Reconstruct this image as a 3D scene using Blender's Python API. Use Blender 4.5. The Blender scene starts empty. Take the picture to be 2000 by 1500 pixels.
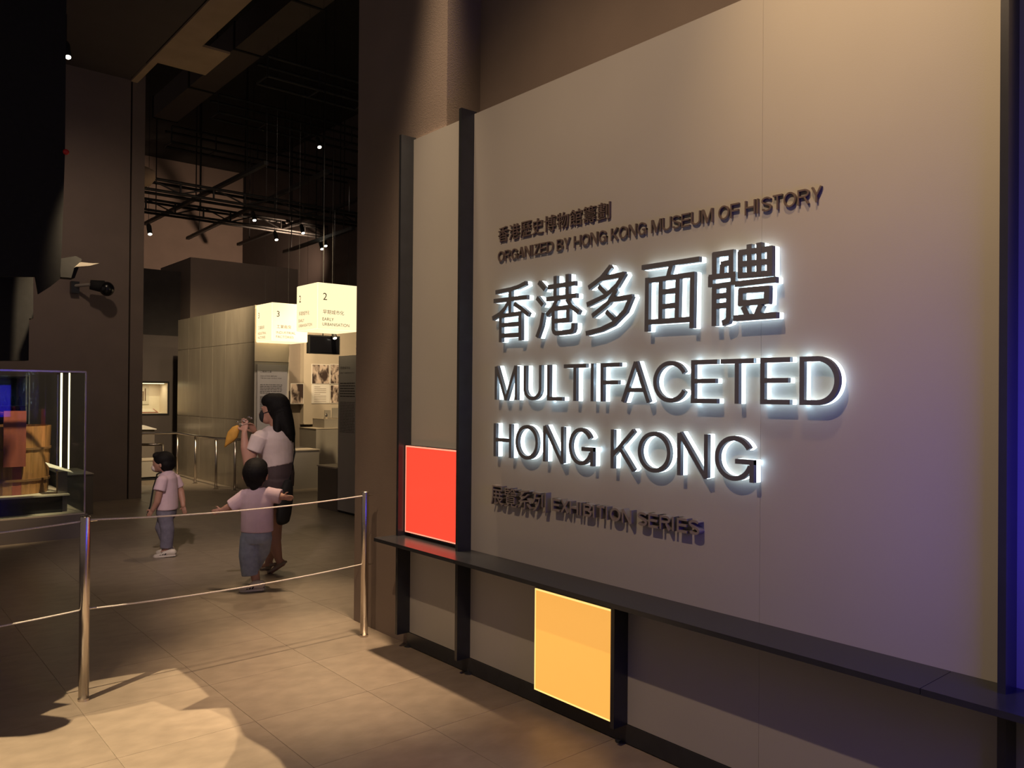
import bpy, bmesh, math, random
from mathutils import Vector, Matrix
random.seed(7)
SC = bpy.context.scene
COL = SC.collection

# ------------------------------------------------------------------ camera
# world: X = into the sign wall, Y = along the sign wall away from the camera, Z up
F, H, ROLL, PITCH = 1560.0, 1.55, 0.008, 8 / 1560.0
TH = math.atan(1328 / F)
CX, CY = 1000.0, 761.0
F0 = Vector((math.sin(TH), math.cos(TH), 0)); R0 = Vector((math.cos(TH), -math.sin(TH), 0)); U0 = Vector((0, 0, 1))
FW = F0 * math.cos(PITCH) + U0 * math.sin(PITCH)
_up = U0 * math.cos(PITCH) - F0 * math.sin(PITCH)
RT = R0 * math.cos(ROLL) + _up * math.sin(ROLL)
UP = _up * math.cos(ROLL) - R0 * math.sin(ROLL)
CAM = Vector((0, 0, H))
cd = bpy.data.cameras.new('camera')
cd.sensor_width = 36.0; cd.lens = F / 2000 * 36.0
cd.shift_y = (CY - 750) / 2000.0
cd.clip_start = 0.05; cd.clip_end = 120
cam = bpy.data.objects.new('camera', cd); COL.objects.link(cam)
m = Matrix.Identity(4)
for i in range(3):
    m[i][0] = RT[i]; m[i][1] = UP[i]; m[i][2] = -FW[i]; m[i][3] = CAM[i]
cam.matrix_world = m
SC.camera = cam

def ray(x, y): return FW * F + RT * (x - CX) - UP * (y - CY)
def on(x, y, ax, val):
    d = ray(x, y); return CAM + d * ((val - CAM[ax]) / d[ax])
def onX(x, y, X): return on(x, y, 0, X)
def onY(x, y, Y): return on(x, y, 1, Y)
def onZ(x, y, Z=0.0): return on(x, y, 2, Z)
def proj(p):
    d = Vector(p) - CAM; z = d.dot(FW)
    return CX + F * d.dot(RT) / z, CY - F * d.dot(UP) / z, z

# ------------------------------------------------------------------ world, exposure
SC.view_settings.view_transform = 'Standard'
SC.view_settings.look = 'None'
SC.view_settings.gamma = 1.0
SC.view_settings.use_curve_mapping = False
SC.view_settings.exposure = 0.0
W = bpy.data.worlds.new('world'); SC.world = W; W.use_nodes = True
W.node_tree.nodes['Background'].inputs[0].default_value = (1.0, 0.78, 0.66, 1)
W.node_tree.nodes['Background'].inputs[1].default_value = 0.125

WARM = (1.0, 0.70, 0.40)
def spot(name, loc, target, watts, angle, color=WARM, size=0.03, blend=0.5, parent=None):
    l = bpy.data.lights.new(name, 'SPOT'); l.energy = watts; l.color = color
    l.spot_size = math.radians(angle); l.spot_blend = blend; l.shadow_soft_size = size
    o = bpy.data.objects.new(name, l); COL.objects.link(o); o.location = loc
    o.rotation_euler = (Vector(target) - Vector(loc)).to_track_quat('-Z', 'Y').to_euler()
    return o
# lamps above the sign wall
spot('sign_key_lamp', (-.35, 2.05, 5.1), (2.7, 2.25, 1.2), 420, 76, (1.0, .69, .42), .03, .85)
spot('sign_top_lamp', (1.55, 1.10, 4.6), (2.7, 1.2, 3.15), 260, 50, (1.0, .64, .30), .06, 1.0)
# hall spots with no fixtures, several added as fill
spot('hall_lamp_entry', (2.5, 3.7, 5.4), (2.25, 4.1, 0), 1900, 28, (1, .71, .44), .12, 1.0)
spot('hall_fill_entry_far', (2.7, 6.0, 5.4), (2.55, 5.5, 0), 800, 22, (1, .71, .44), .12, 1.0)  # added to stretch the entry light farther back
spot('hall_fill_visitors', (0.1, 2.6, 4.6), (2.5, 7.5, .6), 900, 25, (1, .78, .68), .10, 1.0)  # fill added to brighten the visitors' backs
spot('hall_lamp_floor', (3.6, 8.2, 5.6), (2.9, 6.4, 0), 260, 50, (1, .72, .46), .06, .9)
spot('hall_lamp_cladding', (3.9, 11.3, 4.7), (5.0, 14.2, 2.0), 1250, 68, (1, .76, .46), .05, 1.0)
spot('hall_lamp_display', (5.7, 10.6, 4.4), (6.5, 13.6, 1.4), 620, 74, (1, .74, .42), .05, .8)
spot('hall_lamp_back', (8.9, 17.4, 4.9), (7.2, 23.9, 4.8), 800, 95, (1, .66, .44), .1, .9)
spot('hall_lamp_left', (2.0, 9.3, 5.0), (2.4, 12.2, 1.9), 85, 110, (1, .74, .54), .1, 1.0)
spot('hall_fill_high', (4.6, 9.9, 5.6), (6.4, 17.0, 2.4), 200, 66, (1, .74, .56), .15, .9)  # general fill added for the far hall surfaces
spot('hall_fill_text', (5.05, 8.5, 4.5), (5.25, 11.95, 1.45), 330, 24, (1, .78, .60), .05, .9)  # extra spot that lifts the text panel
spot('case_fill', (2.3, 8.0, 4.8), (1.35, 9.75, .85), 1500, 22, (1, .74, .44), .05, .9)  # added to brighten the tub inside the case

# ------------------------------------------------------------------ materials
def mat(name, col, rough=.6, metal=0.0, var=.12, scale=6.0, bump=0.0, bscale=60.0, emit=None, estr=0.0, spec=.5, rnd=0.0, stretch=(1, 1, 1), alpha=None, trans=0.0):
    M = bpy.data.materials.new(name); M.use_nodes = True
    nt = M.node_tree; b = nt.nodes['Principled BSDF']
    tc = nt.nodes.new('ShaderNodeTexCoord'); mp = nt.nodes.new('ShaderNodeMapping')
    mp.inputs['Scale'].default_value = stretch
    nt.links.new(tc.outputs['Object'], mp.inputs['Vector'])
    nz = nt.nodes.new('ShaderNodeTexNoise'); nz.inputs['Scale'].default_value = scale; nz.inputs['Detail'].default_value = 5
    nt.links.new(mp.outputs['Vector'], nz.inputs['Vector'])
    rp = nt.nodes.new('ShaderNodeValToRGB')
    c = Vector(col[:3])
    rp.color_ramp.elements[0].position = .3; rp.color_ramp.elements[1].position = .72
    rp.color_ramp.elements[0].color = (*(c * (1 - var)), 1); rp.color_ramp.elements[1].color = (*(c * (1 + var)), 1)
    nt.links.new(nz.outputs['Fac'], rp.inputs['Fac'])
    out = rp.outputs['Color']
    if rnd:
        oi = nt.nodes.new('ShaderNodeObjectInfo'); hs = nt.nodes.new('ShaderNodeHueSaturation')
        mr = nt.nodes.new('ShaderNodeMapRange'); mr.inputs['To Min'].default_value = 1 - rnd; mr.inputs['To Max'].default_value = 1 + rnd
        nt.links.new(oi.outputs['Random'], mr.inputs['Value']); nt.links.new(mr.outputs['Result'], hs.inputs['Value'])
        nt.links.new(out, hs.inputs['Color']); out = hs.outputs['Color']
    nt.links.new(out, b.inputs['Base Color'])
    b.inputs['Roughness'].default_value = rough; b.inputs['Metallic'].default_value = metal
    b.inputs['Specular IOR Level'].default_value = spec
    if trans: b.inputs['Transmission Weight'].default_value = trans
    if bump:
        n2 = nt.nodes.new('ShaderNodeTexNoise'); n2.inputs['Scale'].default_value = bscale; n2.inputs['Detail'].default_value = 4
        nt.links.new(mp.outputs['Vector'], n2.inputs['Vector'])
        bp = nt.nodes.new('ShaderNodeBump'); bp.inputs['Strength'].default_value = bump; bp.inputs['Distance'].default_value = .01
        nt.links.new(n2.outputs['Fac'], bp.inputs['Height']); nt.links.new(bp.outputs['Normal'], b.inputs['Normal'])
    if emit:
        b.inputs['Emission Color'].default_value = (*emit, 1); b.inputs['Emission Strength'].default_value = estr
    return M

MT = {}
MT['board'] = mat('painted_board', (.34, .325, .305), .55, var=.03, scale=2, bump=.03, bscale=220)
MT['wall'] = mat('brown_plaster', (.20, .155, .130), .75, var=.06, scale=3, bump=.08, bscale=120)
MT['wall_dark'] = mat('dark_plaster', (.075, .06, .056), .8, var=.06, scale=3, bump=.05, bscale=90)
MT['ceil'] = mat('black_ceiling', (.012, .011, .010), .9, var=.2, scale=3)
MT['soffit'] = mat('soffit_paint_lit', (.42, .31, .21), .8, var=.08, scale=3)  # beige lifted to stand in for light reaching the beam from below
MT['frame'] = mat('black_steel', (.022, .024, .028), .26, .0, var=.1, scale=14, bump=.02, bscale=300)
MT['tile'] = mat('stone_tile', (.235, .190, .145), .40, var=.14, scale=7, bump=.10, bscale=16, rnd=.07, stretch=(1, 1.6, 1), spec=.55)
MT['grout'] = mat('grout', (.12, .095, .075), .85, var=.1, scale=30)
MT['face'] = mat('letter_face', (.118, .122, .135), .38, .25, var=.05, scale=20)
MT['side'] = mat('letter_side_lit', (.55, .56, .56), .45, .2, var=.05, scale=20)  # pale grey stands in for LED light falling on the letter sides
MT['bronze'] = mat('letter_bronze', (.125, .092, .082), .38, .2, var=.08, scale=25)
MT['series'] = mat('series_letters', (.21, .18, .17), .4, .1, var=.06, scale=25)
MT['led'] = mat('acrylic_led', (.9, .95, 1), .4, emit=(.74, .93, 1.0), estr=3.0)
MT['red'] = mat('red_acrylic', (.8, .05, .03), .25, var=.03, emit=(1.0, .066, .034), estr=1.0)
MT['red_edge'] = mat('red_edge', (.9, .3, .2), .3, emit=(1.0, .30, .20), estr=1.25)
MT['yellow'] = mat('yellow_acrylic', (.8, .45, .1), .22, var=.03, emit=(1.0, .47, .09), estr=.86)
MT['yellow_edge'] = mat('yellow_edge', (.9, .7, .3), .3, emit=(1.0, .66, .20), estr=1.2)
MT['blue'] = mat('blue_acrylic', (.1, .08, .9), .3, emit=(.05, .03, 1.0), estr=6.5)
MT['cube'] = mat('lit_opal_acrylic', (.9, .85, .7), .4, emit=(1.0, .79, .44), estr=1.3)
MT['print'] = mat('brown_print', (.10, .045, .022), .7)
MT['print_dark'] = mat('dark_print', (.06, .05, .05), .8)
MT['steel'] = mat('brushed_steel', (.62, .56, .50), .27, 1.0, var=.06, scale=40, stretch=(1, 1, .05))
MT['rope'] = mat('rope_cord', (.62, .57, .50), .7, var=.15, scale=200, bump=.4, bscale=400)
MT['clad'] = mat('metal_cladding', (.34, .30, .24), .22, .35, var=.10, scale=5, rnd=.05, stretch=(1, 1, .25))
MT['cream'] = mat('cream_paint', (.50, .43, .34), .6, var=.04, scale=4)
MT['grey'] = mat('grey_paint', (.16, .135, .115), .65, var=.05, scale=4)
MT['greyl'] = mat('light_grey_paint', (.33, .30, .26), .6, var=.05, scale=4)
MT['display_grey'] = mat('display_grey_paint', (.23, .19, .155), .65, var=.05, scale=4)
MT['upper_dark'] = mat('upper_dark_paint', (.03, .025, .024), .8)
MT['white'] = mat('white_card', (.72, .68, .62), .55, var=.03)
MT['panelg'] = mat('text_panel_grey', (.42, .395, .38), .5, var=.03)
MT['black'] = mat('black_cloth', (.010, .010, .011), .85, var=.2, scale=20)
MT['truss'] = mat('truss_black', (.030, .030, .030), .5, .3, var=.1, scale=8)
MT['wood'] = mat('tub_wood', (.30, .145, .055), .45, var=.35, scale=9, bump=.15, bscale=40, rnd=.18, stretch=(2.5, 2.5, .3))
MT['wood_red'] = mat('red_wood', (.26, .07, .045), .45, var=.2, scale=10, stretch=(2, 2, .3))
MT['hoop'] = mat('hoop_wood', (.20, .10, .045), .5, var=.2, scale=20)
MT['skin'] = mat('skin', (.40, .215, .155), .55, var=.05, scale=12)
MT['hair'] = mat('black_hair', (.009, .008, .008), .6, var=.3, scale=60, bump=.3, bscale=90, stretch=(4, 4, .4), spec=.12)
MT['tee'] = mat('white_tee', (.60, .50, .48), .85, var=.05, scale=20, bump=.25, bscale=22)
MT['tee_pink'] = mat('pink_tee', (.58, .43, .48), .85, var=.05, scale=20, bump=.25, bscale=26)
MT['shorts'] = mat('plum_shorts', (.055, .036, .038), .8, var=.1, scale=20, bump=.25, bscale=20)
MT['denim'] = mat('blue_denim', (.25, .29, .36), .85, var=.15, scale=25, bump=.3, bscale=26)
MT['denim_dark'] = mat('dark_denim', (.14, .13, .17), .85, var=.15, scale=25, bump=.3, bscale=26)
MT['shoe'] = mat('white_shoe', (.55, .49, .42), .6, var=.05)
MT['sandal'] = mat('tan_sandal', (.26, .20, .15), .6, var=.08)
MT['mask_white'] = mat('pale_mask', (.62, .52, .46), .8, var=.04)
MT['mustard'] = mat('mustard_cloth', (.52, .27, .04), .75, var=.15, scale=18, bump=.2, bscale=30)
MT['shiny'] = mat('shiny_metal', (.85, .82, .78), .12, 1.0)
MT['lens'] = mat('lamp_lens', (1, 1, 1), .3, emit=(1.0, .90, .72), estr=14)
MT['lens_warm'] = mat('led_strip', (1, 1, 1), .3, emit=(1.0, .82, .46), estr=2.2)
MT['redlamp'] = mat('red_lamp', (.4, .02, .02), .3, emit=(.3, .01, .01), estr=.06)
MT['niche'] = mat('niche_lining', (.66, .56, .44), .6, var=.03)
MT['screen'] = mat('dark_screen', (.006, .006, .008), .25)
def photo_mat(name, sc, seed):
    M = bpy.data.materials.new(name); M.use_nodes = True; nt = M.node_tree; b = nt.nodes['Principled BSDF']
    tc = nt.nodes.new('ShaderNodeTexCoord'); mp = nt.nodes.new('ShaderNodeMapping'); mp.inputs['Location'].default_value = (seed, seed * 2, seed * 3)
    mp.inputs['Scale'].default_value = (1.0, 1.0, .55)
    n = nt.nodes.new('ShaderNodeTexNoise'); n.inputs['Scale'].default_value = sc; n.inputs['Detail'].default_value = 6; n.inputs['Distortion'].default_value = .6
    r = nt.nodes.new('ShaderNodeValToRGB'); r.color_ramp.elements[0].position = .40; r.color_ramp.elements[1].position = .58
    r.color_ramp.elements[0].color = (.05, .03, .025, 1); r.color_ramp.elements[1].color = (.62, .50, .42, 1)
    nt.links.new(tc.outputs['Object'], mp.inputs['Vector']); nt.links.new(mp.outputs['Vector'], n.inputs['Vector'])
    nt.links.new(n.outputs['Fac'], r.inputs['Fac']); nt.links.new(r.outputs['Color'], b.inputs['Base Color']); b.inputs['Roughness'].default_value = .6
    return M
MT['photo1'] = photo_mat('photo_print_crowd', 11, 3.1); MT['photo2'] = photo_mat('photo_print_street', 14, 8.7); MT['photo3'] = photo_mat('photo_print_kitchen', 8, 5.5)
def glass(name, tint=(.92, .97, .96)):
    M = bpy.data.materials.new(name); M.use_nodes = True; nt = M.node_tree
    for n in list(nt.nodes):
        if n.type == 'BSDF_PRINCIPLED': nt.nodes.remove(n)
    out = [n for n in nt.nodes if n.type == 'OUTPUT_MATERIAL'][0]
    t = nt.nodes.new('ShaderNodeBsdfTransparent'); t.inputs[0].default_value = (*tint, 1)
    g = nt.nodes.new('ShaderNodeBsdfGlossy'); g.inputs['Roughness'].default_value = .02
    mx = nt.nodes.new('ShaderNodeMixShader'); mx.inputs[0].default_value = .018
    nt.links.new(t.outputs[0], mx.inputs[1]); nt.links.new(g.outputs[0], mx.inputs[2]); nt.links.new(mx.outputs[0], out.inputs[0])
    return M
MT['glass'] = glass('clear_glass'); MT['bottle'] = glass('bottle_glass', (.55, .75, .75))

# ------------------------------------------------------------------ helpers
def obj(name, bm, material, parent=None, smooth=False, kind=None):
    me = bpy.data.meshes.new(name)
    if isinstance(bm, bmesh.types.BMesh):
        bmesh.ops.recalc_face_normals(bm, faces=bm.faces); bm.to_mesh(me); bm.free()
    else:
        me = bm; me.name = name
    mats = material if isinstance(material, (list, tuple)) else [material]
    me.materials.clear()
    for k in mats: me.materials.append(MT[k])
    if smooth:
        for p in me.polygons: p.use_smooth = True
    o = bpy.data.objects.new(name, me); COL.objects.link(o)
    put(o, parent)
    if kind: o['kind'] = kind
    return o
def put(o, parent):
    if parent is not None:
        o.parent = parent
        if parent.type == 'EMPTY': o.matrix_parent_inverse = Matrix.Translation(-parent.location)
def tag(o, label, cat, group=None):
    o['label'] = label; o['category'] = cat
    if group: o['group'] = group
    return o
def thing(name, label, cat, loc, group=None, kind=None):
    o = bpy.data.objects.new(name, None); COL.objects.link(o); o.location = loc; o.empty_display_size = .1
    if kind: o['kind'] = kind
    return tag(o, label, cat, group)
def BM(): return bmesh.new()
def box(bm, x0, x1, y0, y1, z0, z1):
    v = [bm.verts.new((x, y, z)) for x in (x0, x1) for y in (y0, y1) for z in (z0, z1)]
    for f in ((0, 1, 3, 2), (4, 6, 7, 5), (0, 4, 5, 1), (2, 3, 7, 6), (0, 2, 6, 4), (1, 5, 7, 3)):
        bm.faces.new([v[i] for i in f])
    return bm
def bx(*a): return box(BM(), *a)
def ring_tube(bm, pts, radii, n=10, cap=True, ref=None):
    """tube through pts; radii = number or (ra, rb) per point; ref fixes the first cross axis"""
    pts = [Vector(p) for p in pts]; rings = []
    for i, p in enumerate(pts):
        t = (pts[min(i + 1, len(pts) - 1)] - pts[max(i - 1, 0)]).normalized()
        a = ref if ref is not None else (Vector((0, 0, 1)) if abs(t.z) < .9 else Vector((1, 0, 0)))
        a = Vector(a); a = (a - t * a.dot(t)).normalized(); b = t.cross(a)
        r = radii[i] if isinstance(radii, (list, tuple)) and not (len(radii) == 2 and len(pts) != 2) else radii
        ra, rb = r if isinstance(r, (list, tuple)) else (r, r)
        rings.append([bm.verts.new(p + a * (ra * math.cos(2 * math.pi * k / n)) + b * (rb * math.sin(2 * math.pi * k / n))) for k in range(n)])
    for q in range(len(rings) - 1):
        for k in range(n):
            bm.faces.new((rings[q][k], rings[q][(k + 1) % n], rings[q + 1][(k + 1) % n], rings[q + 1][k]))
    if cap:
        bm.faces.new(rings[0][::-1]); bm.faces.new(rings[-1])
    return bm
def tube(pts, r, n=10): return ring_tube(BM(), pts, [r] * len(pts), n)
def cyl(bm, p0, p1, r0, r1=None, n=16): return ring_tube(bm, [p0, p1], [r0, r0 if r1 is None else r1], n)
def lathe(bm, cx, cy, prof, n=24, cap=True):
    rings = [[bm.verts.new((cx + r * math.cos(2 * math.pi * k / n), cy + r * math.sin(2 * math.pi * k / n), z)) for k in range(n)] for r, z in prof]
    for q in range(len(rings) - 1):
        for k in range(n): bm.faces.new((rings[q][k], rings[q][(k + 1) % n], rings[q + 1][(k + 1) % n], rings[q + 1][k]))
    if cap: bm.faces.new(rings[0][::-1]); bm.faces.new(rings[-1])
    return bm
def prism(bm, pts, d):
    """polygon (3D points) extruded by vector d"""
    d = Vector(d); a = [bm.verts.new(p) for p in pts]; b = [bm.verts.new(Vector(p) + d) for p in pts]; n = len(pts)
    bm.faces.new(a[::-1]); bm.faces.new(b)
    for i in range(n): bm.faces.new((a[i], a[(i + 1) % n], b[(i + 1) % n], b[i]))
    return bm
def ellipsoid(bm, c, rx, ry, rz, ax=None, seg=18, rings=12):
    """axes: ax = (right, depth, up) unit vectors"""
    e = ax or (Vector((1, 0, 0)), Vector((0, 1, 0)), Vector((0, 0, 1)))
    c = Vector(c); rows = []
    for i in range(1, rings):
        ph = math.pi * i / rings
        rows.append([bm.verts.new(c + e[0] * (rx * math.sin(ph) * math.cos(2 * math.pi * k / seg)) + e[1] * (ry * math.sin(ph) * math.sin(2 * math.pi * k / seg)) + e[2] * (rz * math.cos(ph))) for k in range(seg)])
    t = bm.verts.new(c + e[2] * rz); b = bm.verts.new(c - e[2] * rz)
    for k in range(seg):
        bm.faces.new((t, rows[0][k], rows[0][(k + 1) % seg])); bm.faces.new((b, rows[-1][(k + 1) % seg], rows[-1][k]))
        for i in range(len(rows) - 1): bm.faces.new((rows[i][k], rows[i + 1][k], rows[i + 1][(k + 1) % seg], rows[i][(k + 1) % seg]))
    return bm
def font_mesh(body, size=1.0):
    c = bpy.data.curves.new('t', 'FONT'); c.body = body; c.size = size; c.resolution_u = 3
    o = bpy.data.objects.new('t', c); COL.objects.link(o); bpy.context.view_layer.update()
    me = bpy.data.meshes.new_from_object(o.evaluated_get(bpy.context.evaluated_depsgraph_get()))
    bpy.data.objects.remove(o); bpy.data.curves.remove(c)
    return me
def font_fit(body, org, ux, uz, width, height, depth, nrm, extr=0.0):
    """flat lettering fitted into width x height on the plane org + ux + uz, raised along nrm by depth"""
    me = font_mesh(body); xs = [v.co.x for v in me.vertices]; ys = [v.co.y for v in me.vertices]
    x0, x1, y0, y1 = min(xs), max(xs), min(ys), max(ys)
    bm = BM(); bm.from_mesh(me); bpy.data.meshes.remove(me)
    if extr:
        r = bmesh.ops.extrude_face_region(bm, geom=bm.faces[:])
        for v in [g for g in r['geom'] if isinstance(g, bmesh.types.BMVert)]: v.co.z = 1.0
    sx = (width / (x1 - x0)) if width else height / (y1 - y0)
    sy = height / (y1 - y0) if height else sx
    org, ux, uz, nrm = Vector(org), Vector(ux), Vector(uz), Vector(nrm)
    for v in bm.verts:
        v.co = org + ux * ((v.co.x - x0) * sx) + uz * ((v.co.y - y0) * sy) + nrm * (depth + v.co.z * extr)
    return bm

# ------------------------------------------------------------------ the setting
floor = obj('floor', bx(-4.2, 9.6, -2.0, 24.0, -.08, -.008), 'grout', kind='structure')
tile_me = bpy.data.meshes.new('tile'); b = bx(-.2991, .2991, -.2991, .2991, -.008, 0); bmesh.ops.recalc_face_normals(b, faces=b.faces); b.to_mesh(tile_me); b.free(); tile_me.materials.append(MT['tile'])
cells = []
for i in range(-11, 13):
    for j in range(-9, 34):
        x, y = 2.13 + .3 + .6 * i, 3.64 + .3 + .6 * j
        if not (-4.2 < x < 9.5 and -1.9 < y < 23.8): continue
        d = Vector((x, y, 0)) - CAM
        px, py, z = proj((x, y, 0)) if d.dot(FW) > .3 else (9999, 9999, 0)
        vis = -120 < px < 2120 and py < 1640 and z > .3
        cells.append((0 if vis else 1, d.length, x, y))
cells.sort()
rest = BM()
for k, (nv, dist, x, y) in enumerate(cells):
    if k < 300:
        o = bpy.data.objects.new('tile', tile_me); COL.objects.link(o); o.parent = floor; o.location = (x, y, 0)
    else: box(rest, x - .2991, x + .2991, y - .2991, y + .2991, -.008, 0)
obj('tile_field', rest, 'tile', floor, kind='stuff')

obj('ceiling', bx(-4.2, 9.6, -2, 24.0, 8.2, 8.4), 'ceil', kind='structure')
obj('wall_right', bx(2.964, 3.06, -2.0, 3.80, -.05, 8.2), 'wall', kind='structure')
obj('wall_pier_right', bx(2.718, 3.06, 3.80, 4.835, 0, 8.2), 'wall', kind='structure')
lw = obj('wall_left', bx(-4.2, 3.215, 12.23, 12.7, 0, 8.2), 'wall', kind='structure')
obj('wall_pier_left', bx(3.238, 3.41, 12.23, 12.7, 0, 8.2), 'wall', kind='structure')
obj('trim_1', bx(3.213, 3.24, 12.40, 12.6, 0, 8.2), 'black', kind='structure')
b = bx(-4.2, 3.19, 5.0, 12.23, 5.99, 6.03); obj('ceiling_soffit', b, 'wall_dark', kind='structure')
b = BM(); box(b, 3.21, 3.57, 5.0, 10.375, 5.97, 6.0); box(b, 3.21, 3.935, 10.375, 11.296, 5.97, 6.0); box(b, 3.21, 3.30, 11.296, 12.23, 5.97, 6.0)
obj('ceiling_beam', b, 'soffit', kind='structure')
obj('wall_back', bx(-4.2, 9.6, 23.9, 24.0, 0, 8.2), 'wall', kind='structure')
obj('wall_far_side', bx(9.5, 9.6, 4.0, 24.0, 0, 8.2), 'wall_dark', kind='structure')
# wall with the lit niche, between pier and cladding
ny0, nxa, nxb, nz0, nz1 = 17.0, 4.25, 5.225, 1.09, 1.715
b = BM(); box(b, 2.0, nxa, ny0, ny0 + .6, 0, 2.68); box(b, nxb, 5.8, ny0, ny0 + .6, 0, 2.68)
box(b, nxa, nxb, ny0, ny0 + .6, 0, nz0); box(b, nxa, nxb, ny0, ny0 + .6, nz1, 2.68)
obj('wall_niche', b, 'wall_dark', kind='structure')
obj('wall_upper_block', bx(5.66, 8.05, 17.0, 19.0, 2.0, 4.34), 'wall', kind='structure')
obj('wall_upper_dark', bx(2.0, 5.66, 17.62, 17.9, 2.0, 4.1), 'upper_dark', kind='structure')
obj('wall_display', bx(5.9, 9.5, 13.75, 13.95, 0, 3.1), 'display_grey', kind='structure')

# ------------------------------------------------------------------ sign wall
XP, XF = 2.70, 2.61
FT = .022
sign = thing('exhibition_sign', 'pale grey exhibition sign board framed by black steel fins with a long shelf', 'sign', (2.70, 2.5, 0))
obj('board', bx(XP, 2.716, 1.7064, 3.512, .09, 3.10), 'board', sign)
obj('board', bx(XP, 2.716, .84, 1.7056, .09, 3.10), 'board', sign)
obj('board', bx(XP, 2.716, 3.534, 4.118, .09, 3.10), 'board', sign)
obj('board', bx(XP, 2.716, -1.2, .838, .09, 3.10), 'board', sign)
f1 = onX(774.5, 1237, XF).y; f4 = onX(1225.5, 1410, XP).y
obj('fin', bx(XF, 2.716, 4.118, 4.118 + FT, .088, 3.115), 'frame', sign)
obj('fin', bx(XF, 2.716, 3.512, 3.512 + FT, .088, 3.115), 'frame', sign)
obj('fin', bx(XF, 2.716, .838, .838 + FT, .088, 4.2), 'frame', sign)
obj('fin', bx(XF, XP, f4, f4 + FT, .088, .665), 'frame', sign)
shelf = obj('shelf', bx(2.468, XP, 1.02, 4.16, .665, .685), 'frame', sign)
obj('shelf', bx(2.468, XP, -1.2, 1.018, .665, .685), 'frame', sign)
obj('plinth', bx(2.694, 2.716, -1.2, 4.14, .006, .088), 'frame', sign)
for y in (4.13, 3.52, 2.4, .85):
    obj('levelling_foot', lathe(BM(), 2.70, y, [(.028, 0), (.028, .006), (.008, .010), (.008, .03)], 12), 'frame', sign)
# light boxes
def light_box(name, label, y0, y1, z0, z1, xf, face, edge):
    t = thing(name, label, 'light box', (XP, (y0 + y1) / 2, z0))
    obj('casing', bx(xf + .006, XP, y0, y1, z0, z1), 'frame', t)
    b = BM(); e = .007
    box(b, xf, xf + .006, y0 + .004, y0 + .004 + e, z0 + .004, z1 - .004); box(b, xf, xf + .006, y1 - .004 - e, y1 - .004, z0 + .004, z1 - .004)
    box(b, xf, xf + .006, y0 + .004 + e, y1 - .004 - e, z0 + .004, z0 + .004 + e); box(b, xf, xf + .006, y0 + .004 + e, y1 - .004 - e, z1 - .004 - e, z1 - .004)
    obj('glowing_edge', b, edge, t)
    obj('diffuser', bx(xf + .0005, xf + .006, y0 + .004 + e, y1 - .004 - e, z0 + .004 + e, z1 - .004 - e), face, t)
    return t
xr = 2.652
light_box('light_box', 'glowing red square light box standing on the shelf at its left end', 3.536, onX(791, 950, xr).y, .705, onX(793, 869, xr).z, xr, 'red', 'red_edge')
xy = 2.635
light_box('light_box', 'glowing amber yellow square light box under the shelf', f4 + FT + .002, onX(1043, 1240, xy).y, .098, onX(1206, 1193, xy).z, xy, 'yellow', 'yellow_edge')
bl = thing('light_box', 'unseen deep blue light box added past the right steel fin for its glow', 'light box', (2.69, 0, 1.12))  # added out of view, its depth chosen for the blue glow on the sign
obj('casing', bx(1.72, 2.70, -.42, .198, .99, 1.01), 'frame', bl); obj('casing', bx(1.72, 2.70, -.42, .198, 1.64, 1.66), 'frame', bl); obj('casing', bx(1.70, 1.72, -.42, .198, .99, 1.66), 'frame', bl)
obj('diffuser', bx(1.722, 2.698, -.41, .20, 1.012, 1.638), 'blue', bl)

# ------------------------------------------------------------------ lettering
def strip(bm, pts, w, x0, x1):
    """flat stroke (list of (Y, z) points) of width w extruded from x0 (front) to x1; returns nothing"""
    P = [Vector((p[0], p[1])) for p in pts]; n = len(P); L = []; Rr = []
    for i in range(n):
        d0 = (P[i] - P[i - 1]).normalized() if i else None
        d1 = (P[i + 1] - P[i]).normalized() if i < n - 1 else None
        if d0 is None: nn = Vector((-d1.y, d1.x)); s = 1
        elif d1 is None: nn = Vector((-d0.y, d0.x)); s = 1
        else:
            n0 = Vector((-d0.y, d0.x)); n1 = Vector((-d1.y, d1.x)); nn = (n0 + n1)
            nn = nn.normalized() if nn.length > 1e-6 else n0; s = min(1 / max(nn.dot(n0), .3), 3)
        L.append(P[i] + nn * (w / 2 * s)); Rr.append(P[i] - nn * (w / 2 * s))
    fr = [[bm.verts.new((x, q.x, q.y)) for q in A] for x in (x0, x1) for A in (L, Rr)]
    a, b_, c, d = fr
    for i in range(n - 1):
        bm.faces.new((a[i], a[i + 1], b_[i + 1], b_[i])).material_index = 0
        bm.faces.new((c[i], d[i], d[i + 1], c[i + 1])).material_index = 1
        bm.faces.new((a[i], c[i], c[i + 1], a[i + 1])).material_index = 1
        bm.faces.new((b_[i], b_[i + 1], d[i + 1], d[i])).material_index = 1
    bm.faces.new((a[0], b_[0], d[0], c[0])).material_index = 1
    bm.faces.new((a[-1], c[-1], d[-1], b_[-1])).material_index = 1
def arc(cx, cy, rx, ry, a0, a1, n=16):
    return [(cx + rx * math.cos(math.radians(a0 + (a1 - a0) * i / n)), cy + ry * math.sin(math.radians(a0 + (a1 - a0) * i / n))) for i in range(n + 1)]
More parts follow.
